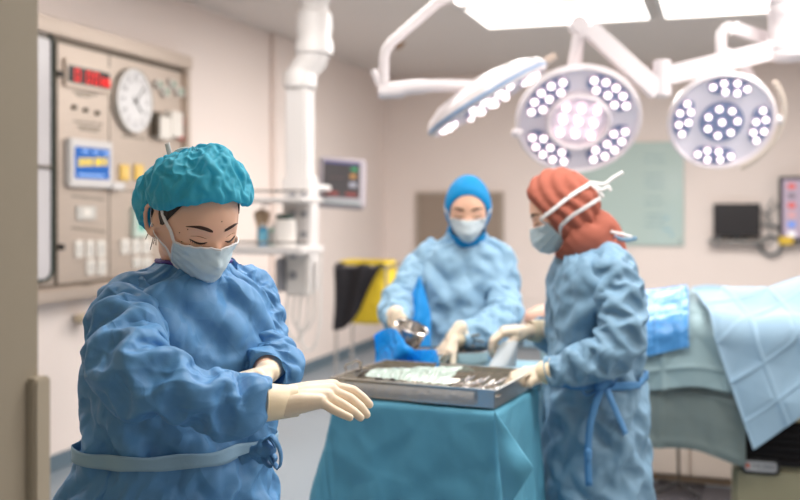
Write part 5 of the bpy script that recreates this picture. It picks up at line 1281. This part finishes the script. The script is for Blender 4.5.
def cap(h, parent, m, seed, n=30, mm=120, puff=1.0):
    axis = Vector((0, .50, .866)); ex = Vector((1, 0, 0)); ey = axis.cross(ex)     # ey points to the face side or back
    if ey.y > 0: ey = -ey
    rng = np.random.RandomState(seed); ph = rng.rand(12)*6.28
    G = np.zeros((n, mm, 3))
    for i in range(n):
        t = i/(n-1)
        for j in range(mm):
            a = 2*PI*j/mm; fr = math.cos(a)            # 1 = face side, -1 = nape
            rim = 73+(30 if fr < 0 else 0)*fr*fr*1.0-(10*math.exp(-((abs(abs(a if a < PI else a-2*PI)-1.72))/.30)**2))
            if t < .12: f = t/.12; phi = rim+5*math.sin(PI*f*.75); off = .003+.022*puff*math.sin(f*PI/2)
            else:
                f = (t-.12)/.88; phi = (rim+3.5)*(1-f)**.9; off = .025*puff+.010*math.sin(PI*min(1, f*1.2))
                off += .005*math.sin(3*a+ph[4]+t*4)*math.sin(PI*t)+.004*math.sin(5*a+ph[5]-t*5)*math.sin(PI*t); off += .020*max(0, -fr)*math.sin(PI*min(1, f*1.3))+.004*max(0, fr)
            g = max(0, 1-t*2.6); off += .0030*g*math.sin(a*27+3.5*math.sin(a*3+ph[0])+2*math.sin(a*7+ph[2])+ph[1])*(.35 if i == 0 else 1)*(.6+.5*math.sin(a*5+ph[3]))
            phi = max(phi, .6); p = math.radians(phi)
            d = axis*math.cos(p)+(ey*math.cos(a)+ex*math.sin(a))*math.sin(p); d.normalize()
            G[i, j] = h.w(d*(Hr(d, True)+off))
    pin = np.zeros((n, mm)); pin[0] = 1; pin[-1] = 1
    hc = np.array(h.c)
    G = cloth(G, growu=1.12, growv=1.10, steps=80, pin=pin, anchor=.03, jitter=.006, bend=.15, seed=seed, caps=[(tuple(h.w((0, .02, .02))), tuple(h.w((0, -.01, .02))), .085)])
    G2 = crumple(folds(up2(G), .005, .03, .10, seed, sharp=1.3), .0014, 14, seed, pinrows=4)
    c = grid_mesh('bouffant_cap', G2, m, parent, closed=True, subsurf=1)
    L = [Vector(p) for p in list(G[0])+[G[0][0]]]; bm = bmesh.new(); tube(bm, L, .0016, 6, cap=False); bmobj('elastic_edge', bm, mat('cap_edge', (120, 185, 200), .6), c, smooth=True)
    return c
cap(h1, N1, M_cap, 5, puff=.82)
# mask ties of the front nurse
strap(h1, N1, MG[1, 0], [(-.84, -.50, -.02), (-.95, -.16, .22), (-.88, .12, .46)], .004, .0085)
strap(h1, N1, MG[-3, 0], [(-.80, -.38, -.52), (-.92, .05, -.36), (-.88, .33, -.06), (-.78, .5, .2)], .007, .0085)
e0 = P(176, 160, 1.93); ribbon('mask_tie', [P(177, 168, 1.93), P(171, 158, 1.935), P(167, 143, 1.94)], .010, (1, -.2, .1), M_tape, N1)
ribbon('mask_tie', [P(172, 158, 1.94), P(178, 151, 1.93), P(188, 149, 1.93), P(196, 154, 1.93), P(186, 158, 1.92)], .008, (0, -.6, 1), M_tape, N1)
# belt band round the gown with the knot and loops in front
M_belt = cloth_mat('belt_tape', (138, 172, 196), .65, .05, bump=.03, scale=30)
def px_of(p): return 400+p.x/p.y*1000, 209+(CAM_H-p.z)/p.y*1000
def belt_line(G, pxs, off, D0):
    """belt across the visible side of the gown through photo points (x, y)"""
    out = []
    nr, m = G.shape[:2]
    for (x, y) in pxs:
        best = None
        for i in range(0, nr):
            q = G[i]; pxx = 400+q[:, 0]/q[:, 1]*1000; pyy = 209+(CAM_H-q[:, 2])/q[:, 1]*1000
            e = (pxx-x)**2+(pyy-y)**2+np.where(q[:, 1] > D0, 1e5, 0); k = int(e.argmin())
            if best is None or e[k] < best[0]: best = (e[k], q[k])
        p = Vector(best[1]); out.append(p)
    return out
def ring_band(name, Gn, c, z, width, m, parent):
    A = Gn.reshape(-1, 3); A = A[np.abs(A[:, 2]-z) < width*.75]; N_ = 180
    ang = np.arctan2(A[:, 1]-c[1], A[:, 0]-c[0]); r = np.hypot(A[:, 0]-c[0], A[:, 1]-c[1]); R_ = np.zeros(N_)
    for k, rr in zip(((ang+PI)/(2*PI)*N_).astype(int) % N_, r): R_[k] = max(R_[k], rr)
    R2 = np.max([np.roll(R_, s) for s in range(-2, 3)], 0)
    for _ in range(6): R2 = (np.roll(R2, 1)+R2+np.roll(R2, -1))/3
    G = [[[c[0]+(R2[i % N_]+.002)*math.cos(2*PI*(i+.5)/N_-PI), c[1]+(R2[i % N_]+.002)*math.sin(2*PI*(i+.5)/N_-PI), z+width*(k/4-.5)+.0014*math.sin(i*.35+k*.4)] for k in range(5)] for i in range(N_+1)]
    return grid_mesh(name, np.array(G), m, parent, subsurf=0, solid=.002)
ring_band('waist_band', T1, (-.438, 1.93), 1.022, .026, M_belt, N1)
kn = P(240, 461, 1.775)
ribbon('waist_tie', [kn, P(248, 457, kn.y-.004), P(258, 452, kn.y-.008)], .016, (0, 0, 1), M_g1, N1, twist=1.2)
bm = bmesh.new()
Dk = kn.y-.012
chain(bm, [P(256, 452, Dk), P(264, 448, Dk-.01), P(270, 452, Dk)], [.012, .016, .012]); chain(bm, [P(262, 458, Dk), P(268, 444, Dk)], [.010, .010])
me = remesh(bm, .004, 1); tex = None
for v in me.vertices:
    nn = noise.noise(v.co*90); v.co += v.normal*(.006*nn)
link('tie_knot', me, M_g1, N1)
ribbon('tie_loop', [P(262, 449, Dk), P(270, 436, Dk-.02), P(277, 443, Dk-.03), P(281, 456, Dk-.03), P(279, 468, Dk-.025), P(273, 462, Dk-.02), P(268, 453, Dk-.01)], .013, (.3, 1, .2), M_g1, N1, th=.0015)
ribbon('tie_loop', [P(262, 452, Dk), P(266, 462, Dk-.015), P(272, 466, Dk-.02), P(275, 458, Dk-.015), P(268, 450, Dk)], .012, (.3, 1, .3), M_g1, N1, th=.0015)
ribbon('tie_end', [P(258, 450, Dk), P(264, 440, Dk-.015), P(270, 438, Dk-.02), P(276, 446, Dk-.01)], .012, (.2, 1, .4), M_g1, N1, th=.0015)
# bright inner layer showing at the open back of the gown
G = np.zeros((12, 7, 3))
for i in range(12):
    for j in range(7):
        f = i/11; g = j/6; G[i, j] = P(84+g*(14-2*f)-3*f+ (8*f*g), 420+f*110, 1.935-.03*math.sin(g*PI)-.02)
grid_mesh('scrub_layer', G, cloth_mat('bright_scrub_blue', (28, 110, 190), .6, .1), N1, solid=.002)

# ===== nurse behind the tables: bright blue hood
M_g2 = cloth_mat('gown_pale_blue', (158, 197, 224), .55, .16, spec=.35, bump=.25, scale=7)
N2 = thing('person', 'masked nurse in a bright blue hood standing behind the tables, tipping a steel cup', 'person', (.235, 3.72, 0))
h2 = Head(P(468, 208, 3.62), -4, 18, 0, 1.0)
s2R = P(432, 260, 3.74); s2L = P(492, 258, 3.72); e2R = P(401, 303, 3.58); w2R = P(398, 328, 3.36); e2L = P(501, 313, 3.56); w2L = P(452, 340, 3.32)
body(N2, h2, (.245, 3.70, 1.36), (s2R, s2L), (.23, 3.74, .92), [(.14, 3.72, 0), (.32, 3.74, 0)], [(s2R, e2R, w2R), (s2L, e2L, w2L)], voxel=.006, ears=False)
for f in ((.14, 3.72, 0), (.32, 3.74, 0)): shoe(N2, f, (0, -1, 0), M_shoe)
trousers(N2, (.23, 3.74, .88), [(.14, 3.72, 0), (.32, 3.74, 0)], (1, 0, 0), M_trou, 15)
prof2 = [(1.385, .245, 3.70, .070, .066), (1.36, .245, 3.70, .095, .08), (1.335, .242, 3.705, .150, .095), (1.29, .240, 3.71, .178, .115), (1.2, .238, 3.715, .182, .125), (1.1, .236, 3.72, .180, .13), (1.0, .234, 3.725, .182, .135), (.8, .23, 3.73, .20, .16), (.45, .23, 3.74, .23, .19)]
torso(N2, prof2, 0, M_g2, 41, n=50, mm=64, gu=1.06, gv=1.05, flare=.12, steps=(60, 30), caps=[(tuple(s2R), tuple(e2R), .045), (tuple(s2L), tuple(e2L), .045)])
sleeve(N2, [P(442, 252, 3.73), P(426, 262, 3.73), P(406, 290, 3.64), P(398, 306, 3.55), P(397, 322, 3.42)], [.05, .060, .060, .060, .034], 51, M_g2, n=44, mm=32, gu=1.08, gv=1.12, steps=(60, 30), caps=[(tuple(s2R), tuple(e2R), .045), (tuple(e2R), tuple(w2R), .034)])
sleeve(N2, [P(484, 250, 3.72), P(497, 260, 3.72), P(505, 290, 3.66), P(502, 314, 3.54), P(482, 330, 3.42), P(458, 337, 3.34)], [.05, .060, .060, .060, .056, .036], 61, M_g2, n=48, mm=32, gu=1.08, gv=1.12, steps=(60, 30), caps=[(tuple(s2L), tuple(e2L), .045), (tuple(e2L), tuple(w2L), .034)])
def hood(h, parent, m, rimf, off, seed, neckpts, neckr, grow=1.02, fold=.0, foldn=14):
    axis = Vector((0, .93, .36)).normalized(); ex = Vector((1, 0, 0)); ey = axis.cross(ex)
    if ey.z < 0: ey = -ey
    n, mm = 34, 96; G = np.zeros((n, mm, 3))
    for i in range(n):
        t = i/(n-1)
        for j in range(mm):
            a = 2*PI*j/mm; rim = rimf(a); phi = math.radians(max(.7, rim*(1-t)**.95))
            d = (axis*math.cos(phi)+(ey*math.cos(a)+ex*math.sin(a))*math.sin(phi)).normalized()
            o = off*min(1, .25+t*8); o += fold*min(1, t*5)*math.sin(foldn*t*2+3*math.sin(a*2)+a*3)*math.sin(PI*min(1, t*1.2))
            G[i, j] = h.w(d*(Hr(d, True)+o))
    pin = np.zeros((n, mm)); pin[0] = 1; pin[-1] = 1
    if grow > 1: G = cloth(G, growu=grow, growv=grow, steps=40, pin=pin, anchor=.06, jitter=.002, seed=seed, caps=[(tuple(h.w((0, .02, .0))), tuple(h.w((0, -.01, .02))), .078)])
    hd = grid_mesh('hood', G, m, parent, closed=True, subsurf=1, solid=.002)
    bm = bmesh.new(); tube(bm, [Vector(p) for p in list(G[0])+[G[0][0]]], .0022, 6, cap=False); bmobj('hood_edge', bm, m, hd, smooth=True)
    G = loft_path(neckpts, neckr, 22, 48)
    G = cloth(G, growu=1.08, growv=1.10, steps=60, anchor=.03, jitter=.004, seed=seed+2)
    grid_mesh('hood_neck', G, m, hd, closed=True, solid=.002)
    return hd
M_hood = cloth_mat('bright_blue_hood', (12, 138, 200), .65, .05, bump=.03, scale=10)
# rim angle (degrees from the back axis): a=0 towards the crown
hood(h2, N2, M_hood, lambda a: 113+17*(1-math.cos(a))/2+3*math.sin(a)**2, .008, 71, [h2.w((0, -.012, -.075)), h2.w((0, .0, -.105)), (.245, 3.69, 1.375), (.245, 3.70, 1.34)], [.062, .060, .070, .085])
face_details(h2, N2)
M_mask2 = cloth_mat('mask_pale', (208, 220, 226), .6, .1, bump=.03, scale=16)
mk2, MG2 = mask_on(h2, N2, M_mask2, beak=.026)
for s, col in ((-1, 0), (1, -1)):
    strap(h2, N2, MG2[1, col], [(s*.80, -.55, .0), (s*.97, -.1, .05), (s*.85, .5, .1), (0.05*s, 1, .12)], .011, .009)
G = np.zeros((16, 10, 3))
for i in range(16):
    for j in range(10):
        f = i/15; g = j/9; x0 = 418-16*math.sin(min(1, f*1.4)*PI/2); x1 = 420+11*min(1, f*2.5); G[i, j] = P(x0+(x1-x0)*g, 278+(372-278)*f-3*g, 3.56-.12*f-.02*math.sin(g*PI)+.012*math.sin(g*7+f*3))
grid_mesh('apron', G, cloth_mat('bright_apron_blue', (34, 150, 226), .5, .15), N2, solid=.002)
# hands of N2
hR2 = hand('glove', N2, w2R, (.18, -.25, -.95), (.75, -.25, -.1), (.15, -.95, .2), curls=[(30, 45, 30)]*4, k=1.0, thumb=(45, 40), voxel=.004)
hL2 = hand('glove', N2, w2L, (-.55, -.35, -.72), (-.2, -.2, -.9), (-.6, -.6, .3), curls=[(20, 30, 20)]*4, k=1.0, thumb=(30, 20), voxel=.004)
for pts, rs in (([P(396, 315, 3.46), P(398, 324, 3.39), w2R], [.036, .033, .030]), ([P(468, 334, 3.38), P(458, 338, 3.34), w2L], [.036, .033, .030])):
    grid_mesh('glove_cuff', loft_path(pts, rs, 8, 28), M_gcuff, N2, closed=True, solid=.001)
# steel cup she tips
cc = P(409, 336, 3.26); Mcup = Matrix.Translation(cc) @ Matrix.Rotation(math.radians(18), 4, 'Y') @ Matrix.Rotation(math.radians(14), 4, 'X')
th = thing('steel_cup', 'small deep steel cup held tipped in the gloved hand above the oval basin', 'cup', cc)
bm = bmesh.new(); lathe(bm, Mcup, [(0, -.035), (.034, -.035), (.042, -.028), (.052, .03), (.056, .033), (.056, .035), (.050, .032), (.040, -.026), (0, -.031)], 36); bmobj('cup_body', bm, M_chrome, th, smooth=True)
bm = bmesh.new(); lathe(bm, Mcup, [(.054, .031), (.059, .034), (.054, .037)], 36); bmobj('rim', bm, M_chrome, th, smooth=True)

# ===== nurse at right: rust headscarf
M_g3 = cloth_mat('gown_grey_blue', (128, 165, 192), .5, .14, spec=.4, bump=.25, scale=7)
N3 = thing('person', 'nurse in a rust headscarf seen from behind at right of the trolley, facing left', 'person', (.58, 2.98, 0))
h3 = Head(P(562, 211, 2.95), -98, 24, 0, 1.0)
s3L = P(608, 276, 2.85); s3R = P(590, 268, 3.12); e3L = P(618, 350, 2.76); w3L = P(542, 373, 2.80); e3R = P(565, 330, 3.22); w3R = P(530, 331, 3.12)
neck3 = Vector((.545, 2.965, 1.345))
body(N3, h3, neck3, (s3R, s3L), (.585, 2.98, .92), [(.58, 3.07, 0), (.60, 2.89, 0)], [(s3L, e3L, w3L), (s3R, e3R, w3R)], voxel=.006, ears=False)
for f in ((.58, 3.07, 0), (.60, 2.89, 0)): shoe(N3, f, (-1, 0, 0), M_shoe)
trousers(N3, (.585, 2.98, .88), [(.58, 3.07, 0), (.60, 2.89, 0)], s3L-s3R, M_trou, 25)
prof3 = [(1.375, .56, 2.968, .064, .064), (1.355, .562, 2.968, .09, .08), (1.33, .57, 2.97, .145, .100), (1.28, .577, 2.972, .175, .128), (1.2, .58, 2.975, .178, .142), (1.08, .582, 2.98, .172, .142), (.96, .583, 2.98, .168, .138), (.86, .583, 2.98, .18, .145), (.7, .583, 2.98, .195, .155), (.4, .583, 2.98, .215, .17)]
g3, T3 = torso(N3, prof3, -98, M_g3, 81, n=56, mm=72, gu=1.055, gv=1.05, flare=.08, steps=(80, 40), caps=[(tuple(s3L), tuple(e3L), .05)])
sleeve(N3, [P(598, 262, 2.90), P(612, 274, 2.84), P(622, 312, 2.78), P(612, 347, 2.755), P(580, 364, 2.77), P(546, 372, 2.79)], [.056, .068, .066, .064, .054, .036], 91, M_g3, n=56, mm=36, gu=1.08, gv=1.14, steps=(80, 40), caps=[(tuple(s3L), tuple(e3L), .048), (tuple(e3L), tuple(w3L), .036)])
sleeve(N3, [P(592, 262, 3.06), P(586, 274, 3.12), P(572, 312, 3.2), P(560, 332, 3.2), P(536, 331, 3.14)], [.06, .07, .068, .060, .036], 101, M_g3, n=44, mm=30, gu=1.1, gv=1.1, steps=(50, 20), caps=[(tuple(s3R), tuple(e3R), .045)])
M_rust = cloth_mat('rust_scarf', (170, 100, 84), .8, .04, spec=.15, bump=.05, scale=10)
hood(h3, N3, M_rust, lambda a: 114+16*(1-math.cos(a))/2+2*math.sin(a)**2, .015, 111, [h3.w((0, -.002, -.07)), h3.w((0, .02, -.10)), (.563, 2.965, 1.385), (.568, 2.968, 1.335)], [.076, .078, .088, .102], grow=1.05, fold=.0035, foldn=16)
face_details(h3, N3)
mk3, MG3 = mask_on(h3, N3, M_mask, beak=.022)
strap(h3, N3, MG3[1, -1], [(.62, -.62, .02), (.93, -.25, .14), (.86, .30, .28), (.52, .80, .34), (.25, .93, .36)], .020, .012)
strap(h3, N3, MG3[-3, -1], [(.80, -.25, -.35), (.92, .2, -.22), (.60, .75, -.12), (.2, .97, -.08)], .022, .012)
ke = h3.on(.35, .88, .36, .024)
ribbon('mask_tie', [ke, P(604, 184, 2.90), P(613, 178, 2.90), P(623, 172, 2.90)], .011, (0, .2, 1), M_tape, N3)
ribbon('mask_tie', [ke, P(601, 190, 2.88), P(608, 187, 2.88), P(611, 191, 2.88)], .010, (0, .2, 1), M_tape, N3)
ribbon('mask_tie', [ke, P(600, 192, 2.88), P(603, 198, 2.88)], .010, (1, .2, .2), M_tape, N3)
ribbon('neck_tie', [P(601, 233, 2.90), P(612, 236, 2.90), P(626, 240, 2.90), P(637, 238, 2.90)], .013, (0, .3, 1), M_g3, N3)
ribbon('neck_tie', [P(604, 231, 2.90), P(618, 233, 2.89), P(632, 237, 2.89)], .008, (0, .3, 1), M_tape, N3)
hL3 = hand('glove', N3, w3L, (-.90, .12, -.30), (.0, .5, -.85), (.1, .9, .2), curls=[(40, 60, 35)]*4, k=.9, thumb=(30, 20), voxel=.004)
hR3 = hand('glove', N3, w3R, (-.95, -.1, .02), (-.1, .1, -.95), (.1, -.95, .1), curls=[(40, 45, 25)]*4, k=.95, thumb=(25, 30), voxel=.004)
for pts, rs in (([P(553, 371, 2.785), P(546, 372, 2.793), w3L], [.036, .034, .030]), ([P(542, 331, 3.15), P(535, 331, 3.13), w3R], [.036, .034, .030])):
    grid_mesh('glove_cuff', loft_path(pts, rs, 8, 28), M_gcuff, N3, closed=True, solid=.001)
# waist ties with a bow at the side of the waist
def belt3(x0, x1, y0, y1, n=18):
    pts = [(x0+(x1-x0)*k/n, y0+(y1-y0)*k/n) for k in range(n+1)]; Q = belt_line(T3, pts, 0, 3.0); out = []
    for (x, y), p in zip(pts, Q):
        o = Vector((p.x-.583, p.y-2.98, 0)).normalized(); out.append((P(x, y, p.y)+o*.008, o))
    for _ in range(3): q = [a for a, _ in out]; out = [((q[max(0, i-1)]+q[i]*2+q[min(n, i+1)])/4, out[i][1]) for i in range(n+1)]
    return out
M_tie3 = cloth_mat('tie_blue', (92, 148, 200), .6, .05)
ring_band('waist_band', T3, (.583, 2.98), .972, .022, M_tie3, N3)
kp = Vector(belt_line(T3, [(604, 384)], 0, 3.0)[0]); Dk = kp.y-.014
bm = bmesh.new(); chain(bm, [P(600, 386, Dk), P(608, 381, Dk)], [.016, .015]); me = remesh(bm, .004, 2); link('tie_knot', me, M_tie3, N3)
ribbon('tie_loop', [P(603, 384, Dk), P(592, 380, Dk-.02), P(582, 388, Dk-.02), P(588, 395, Dk-.01), P(603, 386, Dk)], .014, (.2, 1, .3), M_tie3, N3, th=.0015)
ribbon('tie_loop', [P(604, 384, Dk), P(611, 374, Dk-.02), P(617, 377, Dk-.02), P(612, 386, Dk-.01), P(604, 386, Dk)], .014, (.2, 1, .3), M_tie3, N3, th=.0015)
ribbon('tie_end', [P(603, 386, Dk), P(597, 400, Dk-.012), P(590, 425, Dk-.02), P(588, 455, Dk-.03), P(589, 486, Dk-.04)], .020, (1, .1, 0), M_tie3, N3, th=.0015, twist=.6)
ribbon('tie_end', [P(606, 385, Dk), P(610, 397, Dk-.012), P(617, 413, Dk-.02), P(626, 434, Dk-.02)], .018, (1, .1, .2), M_tie3, N3, th=.0015, twist=-.5)
bm = bmesh.new(); chain(bm, [P(588, 452, Dk-.03), P(588, 458, Dk-.03)], [.012, .011]); link('tie_knot', remesh(bm, .004, 1), M_tie3, N3)
# small translucent sheet she holds
G = np.zeros((14, 10, 3))
for i in range(14):
    for j in range(10):
        f = i/13; g = j/9; x = 502+16*g-f*14+2*f*g*6; y = 341+26*f; G[i, j] = P(x, y, 3.03-.02*f+.012*math.sin(g*5+f*2))
tag(grid_mesh('gauze_sheet', G, mat('gauze_white', (225, 232, 236), .5, alpha=.75), solid=.001), 'small translucent white sheet held up in the fingers of the rust-scarf nurse', 'sheet')
